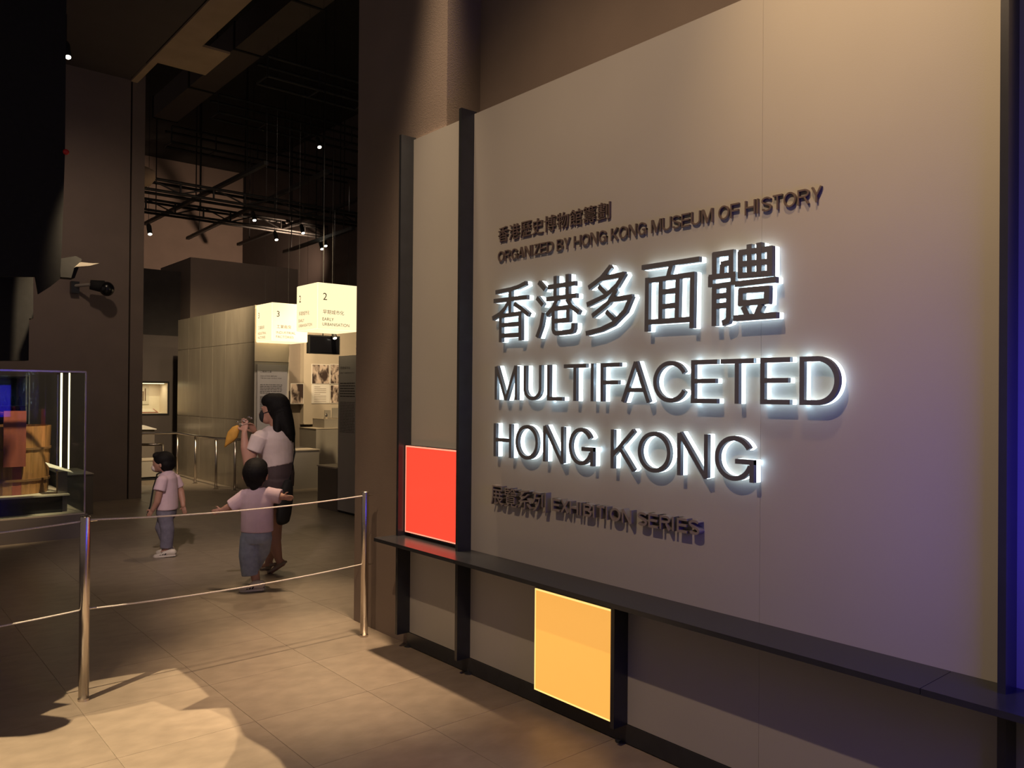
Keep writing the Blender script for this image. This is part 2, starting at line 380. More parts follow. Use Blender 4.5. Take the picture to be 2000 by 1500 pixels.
def glyph(ch, w, h, t):
    """stroke centre lines of a grotesque capital in a w x h cell, stroke t"""
    e = t / 2; l, r, bt, tp, mx, my = e, w - e, e, h - e, w / 2, h / 2
    q = t * .55
    G = {
        'I': [[(mx, 0), (mx, h)]],
        'L': [[(l, h), (l, 0)], [(0, bt), (w, bt)]],
        'T': [[(0, tp), (w, tp)], [(mx, h), (mx, 0)]],
        'F': [[(l, 0), (l, h)], [(0, tp), (w, tp)], [(0, my - t * .05), (w * .93, my - t * .05)]],
        'E': [[(l, 0), (l, h)], [(0, tp), (w, tp)], [(0, my + t * .1), (w * .94, my + t * .1)], [(0, bt), (w, bt)]],
        'H': [[(l, 0), (l, h)], [(r, 0), (r, h)], [(l, my + t * .1), (r, my + t * .1)]],
        'N': [[(l, 0), (l, h)], [(r, 0), (r, h)], [(l + .1 * t, h), (r - .1 * t, 0)]],
        'M': [[(l, 0), (l, h)], [(r, 0), (r, h)], [(l + .2 * t, h), (mx, 0)], [(mx, 0), (r - .2 * t, h)]],
        'A': [[(q, 0), (mx, h)], [(w - q, 0), (mx, h)], [(w * .2, h * .3), (w * .8, h * .3)]],
        'K': [[(l, 0), (l, h)], [(l, h * .33), (w - q, h)], [(w * .36, h * .55), (w - q, 0)]],
        'X': [[(q, 0), (w - q, h)], [(q, h), (w - q, 0)]],
        'Y': [[(q, h), (mx, h * .42)], [(w - q, h), (mx, h * .42)], [(mx, h * .46), (mx, 0)]],
        'Z': [[(0, tp), (w, tp)], [(w - q, tp), (q, bt)], [(0, bt), (w, bt)]],
        'O': [arc(mx, my, mx - e, my - e, 90, 450, 40)],
        'U': [[(l, h), (l, h * .34)] + arc(mx, h * .34, mx - e, h * .34 - e, 180, 360, 18)[1:] + [(r, h)]],
        'D': [[(l, 0), (l, h)], [(0, tp), (w * .45, tp)] + arc(w * .45, my, w * .55 - e, my - e, 90, -90, 22)[1:] + [(0, bt)]],
        'C': [arc(mx, my, mx - e, my - e, 28, 332, 34)],
        'G': [arc(mx * .98, my, mx * .98 - e, my - e, 30, 340, 34), [(mx * 1.06, h * .44), (w, h * .44)], [(w - e, h * .49), (w - e, 0)]],
        'B': [[(l, 0), (l, h)], [(0, tp), (w * .6, tp)] + arc(w * .6, h * .745, w * .33 - e, h * .255 - e, 90, -90, 12)[1:] + [(0, h * .49 + e)], [(0, h * .52), (w * .6, h * .52)] + arc(w * .6, h * .27, w * .4 - e, h * .27 - e, 90, -90, 12)[1:] + [(0, bt)]],
        'R': [[(l, 0), (l, h)], [(0, tp), (w * .58, tp)] + arc(w * .58, h * .73, w * .4 - e, h * .27 - e, 90, -90, 12)[1:] + [(0, h * .46 + e)], [(w * .6, h * .46), (w * .9, 0)]],
        'S': [arc(mx, h * .74, mx - e, h * .26 - e, 20, 215, 14) + [(w * .5, h * .51)] + arc(mx, h * .27, mx - e, h * .27 - e, 55, -160, 16)],
    }
    return G[ch]
X1, X2 = 2.654, 2.673
def big_letter(strokes, w, parent):
    bm = BM()
    for i, s in enumerate(strokes): strip(bm, s, w, X1 - .00025 * i, X2)
    o = obj('letter', bm, ['face', 'side'], parent)
    bm = BM()
    for i, s in enumerate(strokes): strip(bm, s, w, X2 + .0001 * i, XP)
    obj('light_rim', bm, ['led', 'led'], o)
    return o
def latin_big(line, py0, py1, name, label):
    t = None
    for ch, pl, pr in line:
        a = onX(pl, (py0 + py1) / 2, X1).y; c = onX(pr, (py0 + py1) / 2, X1).y
        if t is None: t = thing(name, label, 'lettering', (XP, a, zr[0]))
        st = [[(a - x, zr[0] + y) for x, y in s] for s in glyph(ch, a - c, zr[1] - zr[0], .0185)]
        big_letter(st, .0185, t)
zr = (1.518, 1.692)
latin_big([('M', 966.2, 1010), ('U', 1022.5, 1057.5), ('L', 1068.3, 1098), ('T', 1101, 1144.5), ('I', 1153, 1160), ('F', 1172.5, 1210), ('A', 1212.5, 1270), ('C', 1275.5, 1343), ('E', 1349.5, 1400.5), ('T', 1407, 1472), ('E', 1484.6, 1543), ('D', 1561.3, 1639.5)], 700, 786,
          'title_lettering', 'back-lit row of capitals reading MULTIFACETED with white glow on the sign board')
zr = (1.220, 1.394)
latin_big([('H', 963.8, 998.5), ('O', 1006.5, 1050.5), ('N', 1060.3, 1100.5), ('G', 1110.5, 1158.5), ('K', 1192.5, 1240.5), ('O', 1245.5, 1309.5), ('N', 1322.3, 1382.5), ('G', 1396, 1472.3)], 835, 930,
          'title_lettering', 'back-lit row of capitals reading HONG KONG with white glow on the sign board')
A7 = lambda x, y: (940 + x / 6.6667, 480 + y / 6.6667)
A8 = lambda x, y: (1230 + x / 6.0606, 450 + y / 6.0606)
HAN = [
    (A7, .0220, [[(183, 607), (380, 566), (480, 535), (575, 485)], [(160, 720), (594, 668)], [(374, 575), (370, 905)],
                 [(358, 725), (305, 820), (240, 888), (143, 948)], [(425, 755), (515, 812), (612, 897)],
                 [(250, 905), (248, 1255)], [(235, 918), (522, 878)], [(505, 870), (505, 1232)], [(250, 1036), (505, 1016)], [(250, 1172), (505, 1158)]]),
    (A7, .0220, [[(742, 475), (828, 572)], [(722, 675), (802, 775)], [(805, 872), (775, 1040), (722, 1192)],
                 [(962, 393), (960, 700)], [(1118, 368), (1118, 690)], [(868, 540), (1220, 487)], [(848, 697), (1236, 648)],
                 [(985, 700), (930, 815), (850, 905)], [(1115, 690), (1170, 785), (1272, 868)],
                 [(935, 822), (1148, 800)], [(1132, 800), (1132, 985)], [(940, 982), (1148, 965)],
                 [(940, 840), (940, 1085), (950, 1120), (975, 1140), (1150, 1120), (1185, 1105), (1198, 1070), (1200, 1005)]]),
    (A7, .0220, [[(1682, 266), (1560, 420), (1393, 548)], [(1545, 432), (1862, 368)], [(1858, 352), (1760, 520), (1610, 655), (1372, 768)], [(1525, 525), (1625, 625)],
                 [(1755, 580), (1650, 745), (1442, 915)], [(1680, 705), (1962, 662)], [(1952, 650), (1870, 850), (1710, 1015), (1555, 1090), (1362, 1142)], [(1625, 855), (1725, 955)]]),
    (A8, .0215, [[(140, 440), (822, 338)], [(490, 400), (448, 560)], [(205, 560), (197, 1198)], [(188, 600), (766, 518)], [(742, 505), (731, 1158)],
                 [(200, 1087), (735, 1050)], [(370, 590), (362, 1075)], [(570, 560), (557, 1062)], [(370, 733), (565, 708)], [(366, 905), (560, 884)]]),
    (A8, .0225, [[(1000, 265), (1000, 545)], [(980, 292), (1228, 256)], [(1198, 255), (1198, 530)], [(1078, 402), (1198, 380)], [(1094, 400), (1092, 530)],
                 [(935, 560), (1252, 520)], [(957, 540), (957, 672)], [(1226, 515), (1222, 645)], [(980, 668), (1200, 640)],
                 [(1003, 660), (1000, 1132)], [(1174, 640), (1172, 1030), (1155, 1075), (1095, 1098)], [(1005, 785), (1175, 765)], [(1005, 900), (1175, 880)],
                 [(1312, 248), (1312, 562)], [(1290, 268), (1690, 215)], [(1660, 205), (1658, 545)], [(1290, 540), (1690, 506)], [(1312, 402), (1660, 368)],
                 [(1420, 165), (1420, 545)], [(1536, 145), (1536, 535)], [(1250, 638), (1734, 582)],
                 [(1298, 716), (1660, 686)], [(1320, 700), (1316, 890)], [(1632, 672), (1625, 862)], [(1296, 866), (1655, 836)],
                 [(1350, 900), (1402, 1010)], [(1562, 880), (1508, 1000)], [(1235, 1042), (1742, 1002)]]),
]
t = thing('title_lettering', 'back-lit row of five large Chinese characters glowing white on the sign board', 'lettering', (XP, 3.2, 1.82))
for fn, w, st in HAN:
    big_letter([[tuple(onX(*fn(*p), X1))[1:] for p in s] for s in st], w, t)
ADV = dict(zip('ABCDEFGHIKMNORSTUXYZ ', (.667, .667, .722, .722, .667, .611, .778, .722, .278, .667, .833, .722, .778, .722, .667, .611, .722, .667, .667, .611, .278)))
def latin_small(body, yl, yr, z0, z1, x0, t, name, label, matn, th=.13):
    tot = sum(ADV[c] for c in body); k = (yl - yr) / (tot - .1)
    h = z1 - z0; w = h * th; y = yl; T = thing(name, label, 'lettering', (XP, yl, z0))
    for c in body:
        if c != ' ':
            bm = BM(); sb = .045 * k
            gw = ADV[c] * k - 2 * sb
            if c == 'I': gw = w
            for i, s in enumerate(glyph(c, gw, h, w)): strip(bm, [(y - sb - px, z0 + pz) for px, pz in s], w, x0 - .0002 * i, XP)
            obj('letter', bm, [matn, matn], T)
        y -= ADV[c] * k
    return T
def han_small(body, yl, yr, z0, z1, x0, name, label, matn):
    T = thing(name, label, 'lettering', (XP, yl, z0)); n = len(body); p = (yl - yr) / (n - .1)
    for i, c in enumerate(body):
        bm = font_fit(c, (x0, yl - p * i, z0), (0, -1, 0), (0, 0, 1), p * .90, z1 - z0, 0, (1, 0, 0), XP - x0)
        obj('letter', bm, matn, T)
han_small('香港歷史博物館籌劃', 3.283, 2.482, 2.352, 2.432, 2.688, 'credit_lettering', 'small dark row of nine Chinese characters at the top of the sign board', 'bronze')
latin_small('ORGANIZED BY HONG KONG MUSEUM OF HISTORY', 3.287, 1.462, 2.248, 2.304, 2.688, 0, 'credit_lettering', 'small dark row of capitals reading ORGANIZED BY HONG KONG MUSEUM OF HISTORY', 'bronze', .115)
han_small('展覽系列', 3.298, 2.868, .965, 1.066, 2.665, 'series_lettering', 'small raised row of four Chinese characters low on the sign board', 'series')
latin_small('EXHIBITION SERIES', 2.828, 1.965, .984, 1.044, 2.665, 0, 'series_lettering', 'small raised row of capitals reading EXHIBITION SERIES low on the sign board', 'series', .17)

# ------------------------------------------------------------------ rope barrier
def stanchion(x, y, label):
    t = thing('stanchion', label, 'barrier post', (x, y, 0), 'steel barrier posts of the rope line')
    obj('pole', lathe(BM(), x, y, [(.024, .004), (.024, .915), (.021, .921)], 20), 'steel', t, True)
    obj('base_ring', lathe(BM(), x, y, [(.027, 0), (.027, .012)], 20), 'steel', t)
    for z in (.895, .455): obj('eyelet', cyl(BM(), (x + .02, y, z), (x + .055, y, z), .006, .004, 8), 'steel', t)
    return t
S1 = onZ(163, 1368); S2 = onZ(711, 1243); S0 = Vector((-.65, 4.43, 0))
stanchion(S1.x, S1.y, 'slim brushed steel barrier post standing in the pool of light')
stanchion(S2.x, S2.y, 'slim brushed steel barrier post beside the brown pier')
stanchion(S0.x, S0.y, 'slim steel barrier post at the near end of rope line outside the frame')
def rope(a, c, za, zc, sag, label):
    pts = []
    for i in range(25):
        u = i / 24; p = a.lerp(c, u); pts.append((p.x, p.y, za + (zc - za) * u - sag * 4 * u * (1 - u)))
    tag(obj('barrier_rope', tube(pts, .0042, 8), 'rope', None, True), label, 'rope', 'white cords of the rope line')
rope(S1, S2, .902, .895, .024, 'upper white cord strung between the two steel barrier posts')
rope(S1, S2, .455, .462, .022, 'lower white cord strung between the two steel barrier posts')
rope(S0, S1, .895, .897, .03, 'upper white cord running off the left edge of the picture')
rope(S0, S1, .455, .455, .03, 'lower white cord running off the left edge of the picture')

# ------------------------------------------------------------------ display case with tub
CX0, CX1, CY0, CY1, CZ = .35, 2.05, 9.36, 10.75, .245
t = thing('display_case', 'tall glass display case on a low dark plinth holding a wooden tub', 'display case', (1.2, 10.0, 0))
obj('plinth', bx(CX0 - .02, CX1 + .02, CY0 - .02, CY1 + .02, 0, CZ), 'grey', t)
obj('tray', bx(CX0, CX1, CY0, CY1, CZ, CZ + .012), 'cream', t)
ZT = 1.735
obj('pane', bx(CX0, CX1, CY0, CY0 + .01, CZ + .012, ZT), 'glass', t)
obj('pane', bx(CX1 - .01, CX1, CY0 + .01, CY1, CZ + .012, ZT), 'glass', t)
obj('pane', bx(CX0, CX1 - .01, CY1 - .01, CY1, CZ + .012, ZT), 'glass', t)
obj('top_rail', bx(CX0, CX1, CY0 - .004, CY0 + .016, ZT, ZT + .018), 'steel', t)
obj('top_rail', bx(CX1 - .016, CX1 + .004, CY0 + .016, CY1, ZT, ZT + .018), 'steel', t)
obj('corner_post', bx(CX1 - .012, CX1 + .002, CY0 - .002, CY0 + .012, CZ + .012, ZT), 'steel', t)
obj('corner_post', bx(CX1 - .012, CX1 + .002, CY1 - .012, CY1 + .002, CZ + .012, ZT), 'steel', t)
for px, yy, w in ((119.5, 9.72, .018), (135, 9.60, .013)):
    q = onY(px, 820, yy); z0 = onY(px, 916, yy).z
    obj('light_strip', bx(q.x - w / 2, q.x + w / 2, yy, yy + .012, z0, ZT), 'lens_warm', t)
# caption stand
c = onY(124, 918, 9.55)
t = thing('caption_stand', 'slanted white caption plate on a dark post inside the glass case', 'caption stand', (c.x, 9.6, CZ))
obj('post', bx(c.x - .045, c.x + .045, 9.58, 9.66, CZ + .012, c.z - .02), 'grey', t)
a1 = onY(92, 906, 9.60); a2 = onY(143, 922, 9.50)
obj('plate', prism(BM(), [(a1.x, 9.50, a1.z - .03), (a2.x, 9.50, a2.z - .01), (a2.x, 9.70, a2.z + .005), (a1.x, 9.70, a1.z + .005)], (0, 0, .006)), 'white', t)
# tub
tc = onY(22, 900, 10.02); TX, TY = tc.x, 10.02
t = thing('tub_base', 'low black display base with pale top under the wooden tub', 'plinth', (TX, TY, CZ))
obj('base_block', bx(TX - .55, TX + .40, 9.55, 10.45, CZ + .012, .435), 'black', t)
obj('base_board', bx(TX - .60, TX + .46, 9.50, 10.50, .435, .45), 'cream', t)
TB, TT = .452, 1.165
t = thing('wooden_tub', 'large coopered wooden tub with red handle staves in the glass case', 'tub', (TX, TY, TB))
N = 26
for k in range(N):
    a0, a1 = 2 * math.pi * (k + .008) / N, 2 * math.pi * (k + .992) / N
    top = TT + (.16 if k in (19, 8) else 0)
    bm = BM(); vs = []
    for ro, z in ((.345, TB), (.372, top)):
        for rr in (ro, ro - .025):
            for a in (a0, a1): vs.append(bm.verts.new((TX + rr * math.cos(a), TY + rr * math.sin(a), z)))
    for f in ((0, 1, 5, 4), (2, 6, 7, 3), (0, 4, 6, 2), (1, 3, 7, 5), (4, 5, 7, 6), (0, 2, 3, 1)): bm.faces.new([vs[i] for i in f])
    obj('stave', bm, 'wood_red' if k in (19, 8) else 'wood', t)
for z in (.60, .93):
    r = .345 + .027 * (z - TB) / (TT - TB) + .003
    obj('hoop', lathe(BM(), TX, TY, [(r - .01, z - .012), (r + .008, z - .012), (r + .009, z + .012), (r - .009, z + .012), (r - .01, z - .012)], 48, False), 'hoop', t)
obj('bottom', lathe(BM(), TX, TY, [(.322, TB + .02), (.322, TB + .05)], 32), 'wood', t)
hb = onY(28, 880, TY - .38)
obj('handle_board', bx(hb.x - .10, hb.x + .10, TY - .405, TY - .375, TB + .30, 1.33), 'wood_red', t)
obj('handle_bar', cyl(BM(), (TX - .06, TY - .36, 1.29), (TX - .06, TY + .36, 1.29), .018), 'wood_red', t)
# cabinet and bottles added to stand in for a reflection in the case glass
cabx = onY(56, 780, 11.55).x
t = thing('reflection_cabinet', 'added dark cabinet of bottles standing in for a reflection in the glass case', 'cabinet', (1.0, 11.8, 0))
b = BM(); box(b, -.6, cabx, 11.98, 12.02, 0, 1.72); obj('back_panel', b, 'black', t)
obj('side_panel', bx(cabx - .03, cabx, 11.55, 11.98, 0, 1.72), 'black', t)
shz = [onY(30, y, 11.6).z for y in (795, 762)]
for z in (shz[0] - .14, shz[0], 1.70): obj('shelf', bx(-.6, cabx - .03, 11.55, 11.98, z, z + .015), 'black', t)
bme = None; nb = 0
for z in (shz[0] - .125, shz[0] + .015):
    for k in range(7):
        x = cabx - .07 - .075 * k
        o = obj('reflection_bottle', lathe(BM(), x, 11.72, [(.022, z), (.024, z + .06), (.009, z + .085), (.009, z + .115)], 12), 'bottle', None, True)
        tag(o, 'small clear glass bottle standing in for a glint reflected in the case', 'bottle', 'glass bottles standing in for reflected glints')
spot('cabinet_fill', (1.4, 11.6, 1.66), (1.4, 11.8, 1.0), 3, 150, (.6, .9, 1.0), .01, .5)  # cool spot added inside the stand-in cabinet
# low plinths behind the case
q = onY(172, 925, 11.0)
t = thing('low_plinth', 'low grey plinth with a pale top just right of the glass case', 'plinth', (q.x, 11.2, 0))
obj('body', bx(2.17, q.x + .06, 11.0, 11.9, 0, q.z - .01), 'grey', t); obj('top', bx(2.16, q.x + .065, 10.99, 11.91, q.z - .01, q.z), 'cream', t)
# ------------------------------------------------------------------ left pier fittings
def px_poly(pts, Y): return [onY(x, y, Y) for x, y in pts]
tag(obj('blackout_drape', prism(BM(), px_poly([(-140, -120), (131, -120), (127, 300), (121, 480), (117, 545), (98, 560), (76, 574), (70, 540), (-140, 540)], 8.6), (0, .06, 0)), 'black'),
    'black drape hanging down in front of the left brown wall with a ragged hem', 'drape')
t = thing('blackout_box', 'large matt black box hanging at the left edge above the glass case', 'housing', (0.5, 9.4, 1.8))
obj('upper_casing', prism(BM(), px_poly([(-140, -120), (65, -120), (65, 622), (-140, 622)], 9.0), (0, .25, 0)), 'black', t)
obj('lower_casing', prism(BM(), px_poly([(-140, 622), (57, 622), (56, 704), (-140, 704)], 9.0), (0, .25, 0)), 'black', t)
t = thing('barn_door_spotlight', 'black spotlight with a tilted flap beside the drape', 'spotlight', onY(133, 520, 8.7))
obj('housing', prism(BM(), px_poly([(118, 505), (148, 500), (160, 506), (146, 543), (118, 541)], 8.68), (0, .16, 0)), 'black', t)
obj('flap', prism(BM(), px_poly([(148, 521), (158, 512), (180, 514), (194, 514), (176, 519)], 8.62), (0, .10, 0)), 'greyl', t)
t = thing('security_camera', 'dark security camera with a glossy dome on the left brown wall', 'security camera', onY(180, 558, 12.0))
p0 = onY(152, 556, 12.0); p1 = onY(176, 556, 11.98); p2 = onY(203, 560, 11.96)
obj('wall_plate', bx(p0.x - .05, p0.x + .05, 12.14, 12.228, p0.z - .10, p0.z + .06), 'frame', t)
obj('arm', cyl(BM(), (p0.x, 12.16, p0.z), (p1.x, 11.97, p1.z), .022), 'greyl', t)
obj('body', ring_tube(BM(), [p1, p2], [.065, .085], 16), 'black', t, True)
obj('dome', ellipsoid(BM(), p2 + Vector((.03, -.03, -.03)), .095, .09, .10), 'screen', t, True)
tag(obj('alarm_lamp', ellipsoid(BM(), onY(129, 297, 8.6), .028, .03, .028), 'redlamp', None, True), 'small red alarm lamp at the edge of black drape', 'alarm lamp')

# ------------------------------------------------------------------ hall: cladding block, text panels, cubes
BX, BY0, BY1 = 4.964, 11.97, 15.57
blk = thing('clad_partition', 'free-standing partition clad in brushed metal panels behind the handrail', 'partition', (5.25, 13.7, 0))
obj('core', bx(BX + .012, 5.53, BY0 + .012, BY1, 0, 2.885), 'grey', blk)
ys = [BY0, 12.6, 13.17, 13.75, 14.36, 14.97, BY1]
for i in range(6):
    for z0, z1 in ((0, 1.1), (1.1, 2.32), (2.32, 2.89)):
        obj('cladding_panel', bx(BX, BX + .012, ys[i] + .003, ys[i + 1] - .003, z0 + .003, z1 - .003), 'clad', blk)
obj('end_panel', bx(BX, 5.53, BY0, BY0 + .012, 2.02, 2.89), 'niche', blk)
obj('end_panel', bx(BX, 5.53, BY0, BY0 + .012, 0, 2.012), 'greyl', blk)
t = thing('text_panel', 'tall pale text panel on the end of the metal-clad partition', 'text panel', (5.25, 11.95, .1))
obj('board', bx(5.0, 5.49, 11.945, 11.968, .1, 1.975), 'panelg', t)
def text_lines(t, x0, wd, zs, Y, hh):
    for i, z in enumerate(zs):
        bm = BM(); x = x0; rr = random.Random(i * 31 + int(z * 1000))
        end = x0 + wd * (1 if i % 6 < 5 else .45)
        while x < end - .01:
            l = min(rr.uniform(.02, .07), end - x); box(bm, x, x + l, Y - .002, Y, z, z + hh); x += l + .008
        obj('text_line', bm, 'print_dark', t)
obj('heading', font_fit('二戰前工業', (5.045, 11.945, 1.845), (1, 0, 0), (0, 0, 1), .185, .036, .001, (0, -1, 0)), 'print_dark', t)
obj('heading', font_fit('INDUSTRIES BEFORE', (5.05, 11.945, 1.785), (1, 0, 0), (0, 0, 1), .27, .018, .001, (0, -1, 0)), 'print_dark', t)
obj('heading', font_fit('THE SECOND WORLD WAR', (5.05, 11.945, 1.752), (1, 0, 0), (0, 0, 1), .345, .018, .001, (0, -1, 0)), 'print_dark', t)
text_lines(t, 5.045, .36, [1.655 - .026 * k for k in range(6)] + [1.47 - .018 * k for k in range(20)], 11.945, .009)

def sign_cube(x, y, z, s, num, han, l1, l2, label):
    t = thing('sign_cube', label, 'hanging sign', (x + s / 2, y + s / 2, z), 'glowing section cubes hanging in the hall')
    bm = bx(x, x + s, y, y + s, z, z + s)
    bmesh.ops.bevel(bm, geom=bm.edges[:], offset=.008, segments=2, affect='EDGES')
    obj('opal_box', bm, 'cube', t)
    for o, u, nn in (((x, y, z), (1, 0, 0), (0, -1, 0)), ((x, y + s, z), (0, -1, 0), (-1, 0, 0))):
        O = Vector(o); U = Vector(u); Zv = Vector((0, 0, 1))
        a = lambda fx, fz: O + U * (s * fx) + Zv * (s * fz)
        obj('lettering', font_fit(num, a(.13, .635), U, Zv, None, s * .15, .0012, nn), 'print', t)
        obj('lettering', font_fit(han, a(.13, .335), U, Zv, s * .10 * len(han), s * .095, .0012, nn), 'print', t)
        obj('lettering', font_fit(l1, a(.12, .195), U, Zv, s * .0535 * len(l1), s * .065, .0012, nn), 'print', t)
        obj('lettering', font_fit(l2, a(.12, .085), U, Zv, s * .0535 * len(l2), s * .065, .0012, nn), 'print', t)
    for dx, dy in ((.1, .1), (s - .1, .1), (.1, s - .1), (s - .1, s - .1)):
        obj('suspension_wire', cyl(BM(), (x + dx, y + dy, z + s), (x + dx, y + dy, 8.2), .0015, n=5), 'black', t)
c2 = onY(619.8, 600, 8.95); sign_cube(c2.x, 8.95, 2.318, .574, '2', '早期城市化', 'EARLY', 'URBANISATION', 'glowing cream cube numbered 2 reading EARLY URBANISATION beside the pier')
c3 = onY(531, 630, 11.36); sign_cube(c3.x, 11.36, 2.308, .575, '3', '工業廠房', 'INDUSTRIAL', 'FACTORIES', 'glowing cream cube numbered 3 reading INDUSTRIAL FACTORIES above the text panel')
for o in bpy.data.objects:
    if o.name.startswith('sign_cube'): o.pop('group', None)

# plinth wall with second text panel (X = 5.0)
t = thing('display_plinth', 'low dark plinth with a pale top in front of the second text panel', 'plinth', (5.2, 9.6, 0))
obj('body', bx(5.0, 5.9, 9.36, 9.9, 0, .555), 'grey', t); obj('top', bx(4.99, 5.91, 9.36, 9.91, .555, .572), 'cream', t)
t = thing('text_panel', 'tall grey text panel standing close to the pier beneath cube 2', 'text panel', (5.1, 9.1, 0))
obj('board', bx(5.0, 5.08, 8.87, 9.345, 0.03, 2.02), 'panelg', t); obj('kick', bx(5.01, 5.07, 8.88, 9.34, 0, .03), 'black', t)
obj('heading', font_fit('早期城市化', (5.0, 9.30, 1.845), (0, -1, 0), (0, 0, 1), .26, .036, .001, (-1, 0, 0)), 'print_dark', t)
obj('heading', font_fit('EARLY URBANISATION', (5.0, 9.30, 1.79), (0, -1, 0), (0, 0, 1), .36, .018, .001, (-1, 0, 0)), 'print_dark', t)
for i in range(26):
    z = (1.66 - .033 * i) if i < 6 else (1.42 - .02 * (i - 6))
    bm = BM(); y = 9.30; rr = random.Random(i)
    while y > 8.93:
        l = rr.uniform(.03, .09); box(bm, 4.998, 5.0, max(y - l, 8.92), y, z, z + (.012 if i < 6 else .006)); y -= l + .01
    obj('text_line', bm, 'print_dark', t)
t = thing('display_bench', 'wide low grey display bench with a pale top behind the woman', 'plinth', (5.8, 12.3, 0))
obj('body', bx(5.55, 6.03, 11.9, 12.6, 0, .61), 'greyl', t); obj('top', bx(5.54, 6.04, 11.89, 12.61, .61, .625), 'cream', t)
g1 = onY(617.5, 837, 12.75)
t = thing('display_pedestal', 'pale box pedestal stepping up behind the low bench', 'pedestal', (g1.x + .4, 12.9, 0))
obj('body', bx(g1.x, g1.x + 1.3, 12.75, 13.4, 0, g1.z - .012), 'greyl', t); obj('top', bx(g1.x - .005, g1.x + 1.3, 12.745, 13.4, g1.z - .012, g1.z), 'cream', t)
g2 = onY(633.5, 818, 12.9)
t = thing('display_riser', 'grey riser block standing on the pale pedestal', 'riser', (g2.x + .5, 13.1, g1.z))
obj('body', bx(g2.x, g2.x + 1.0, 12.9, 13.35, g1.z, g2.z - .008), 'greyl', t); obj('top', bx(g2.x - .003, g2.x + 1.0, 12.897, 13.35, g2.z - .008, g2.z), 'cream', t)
for pxx, w, hgt, lb in ((640, .12, .15, 'small square card holder on the riser, the left one'), (655, .13, .19, 'taller square card holder on the riser, the right one')):
    g = onY(pxx, 810, 13.0)
    t = thing('card_holder', lb, 'card holder', (g.x, 13.0, g2.z))
    obj('card', bx(g.x - w / 2, g.x + w / 2, 13.0, 13.012, g2.z, g2.z + hgt), 'greyl', t); obj('foot', bx(g.x - w / 2, g.x + w / 2, 12.98, 13.05, g2.z, g2.z + .01), 'steel', t)
g = onY(638, 808, 12.95); tag(obj('glass_vial', lathe(BM(), g.x, 12.96, [(.02, g2.z), (.02, g2.z + .06), (.012, g2.z + .09)], 12), 'shiny', None, True), 'tiny shiny vial on the riser in front of card holder', 'vial')
# lit graphic wall with photographs
n0 = onY(592.5, 829, 13.6); 
t = thing('graphic_panel', 'warm lit cream graphic panel behind the risers', 'display panel', (n0.x + .9, 13.65, n0.z))
obj('board', bx(n0.x, n0.x + 2.0, 13.6, 13.745, n0.z, 2.75), 'cream', t); obj('ledge', bx(n0.x, n0.x + 2.0, 13.57, 13.6, n0.z, n0.z + .02), 'cream', t)
def sheet(name, x0, y0, x1, y1, Y, m, label, cat):
    a = onY(x0, y1, Y); c = onY(x1, y0, Y)
    t = thing(name, label, cat, ((a.x + c.x) / 2, Y, a.z))
    obj('print', bx(a.x + .012, c.x - .012, Y - .014, Y - .010, a.z + .012, c.z - .012), m, t)
    obj('mount', bx(a.x, c.x, Y - .010, Y - .001, a.z, c.z), 'white', t)
    return t, a, c
sheet('photograph_print', 608, 712, 643.5, 750, 13.6, 'photo1', 'largest old sepia photograph on the cream graphic panel', 'photograph')
sheet('photograph_print', 644, 712, 680, 750, 13.6, 'photo2', 'old sepia photograph partly hidden behind the second text panel, the upper one', 'photograph')
sheet('photograph_print', 644, 752, 680, 788, 13.6, 'photo2', 'old sepia photograph partly hidden behind the second text panel, the lower one', 'photograph')
t, a, c = sheet('caption_sheet', 608, 751, 643.5, 788, 13.6, 'white', 'cream caption sheet of text lines below the largest photograph', 'caption')
for i in range(9):
    bm = BM(); box(bm, a.x + .05, a.x + .05 + (.24 if i not in (0, 4) else .12), 13.5845, 13.586, c.z - .05 - .034 * i, c.z - .044 - .034 * i); obj('text_line', bm, 'print', t)
sheet('photograph_print', 567, 749, 593, 789, 13.6, 'photo3', 'old sepia photograph on the dark wall right of the woman', 'photograph')
q0 = onY(603, 690, 11.6); q1 = onY(664, 657, 11.6)
t = thing('hanging_screen', 'black hanging screen under the glowing cube 2', 'screen', ((q0.x + q1.x) / 2, 11.6, q0.z))
obj('housing', bx(q0.x, q1.x, 11.6, 11.68, q0.z, q1.z), 'black', t); obj('panel', bx(q0.x + .02, q1.x - .02, 11.595, 11.6, q0.z + .02, q1.z - .02), 'screen', t)
obj('bracket', cyl(BM(), ((q0.x + q1.x) / 2, 11.66, q1.z), ((q0.x + q1.x) / 2, 11.66, 8.2), .008), 'black', t)

# niche lining and its contents
b = BM(); e = .01
box(b, nxa, nxb, ny0 + .5, ny0 + .51, nz0, nz1); box(b, nxa, nxb, ny0, ny0 + .5, nz0, nz0 + e); box(b, nxa, nxb, ny0, ny0 + .5, nz1 - e, nz1)
box(b, nxa, nxa + e, ny0, ny0 + .5, nz0 + e, nz1 - e); box(b, nxb - e, nxb, ny0, ny0 + .5, nz0 + e, nz1 - e)
t = thing('niche_case', 'brightly lit niche showcase set into the far brown wall', 'showcase', ((nxa + nxb) / 2, ny0 + .25, nz0))
obj('lining', b, 'niche', t)
b = BM(); e = .03
box(b, nxa - e, nxb + e, ny0 - .012, ny0 - .002, nz1, nz1 + e); box(b, nxa - e, nxb + e, ny0 - .012, ny0 - .002, nz0 - e, nz0); box(b, nxb, nxb + e, ny0 - .012, ny0 - .002, nz0, nz1); box(b, nxa - e, nxa, ny0 - .012, ny0 - .002, nz0, nz1)
obj('frame', b, 'black', t); obj('pane', bx(nxa, nxb, ny0 + .005, ny0 + .010, nz0, nz1), 'glass', t)
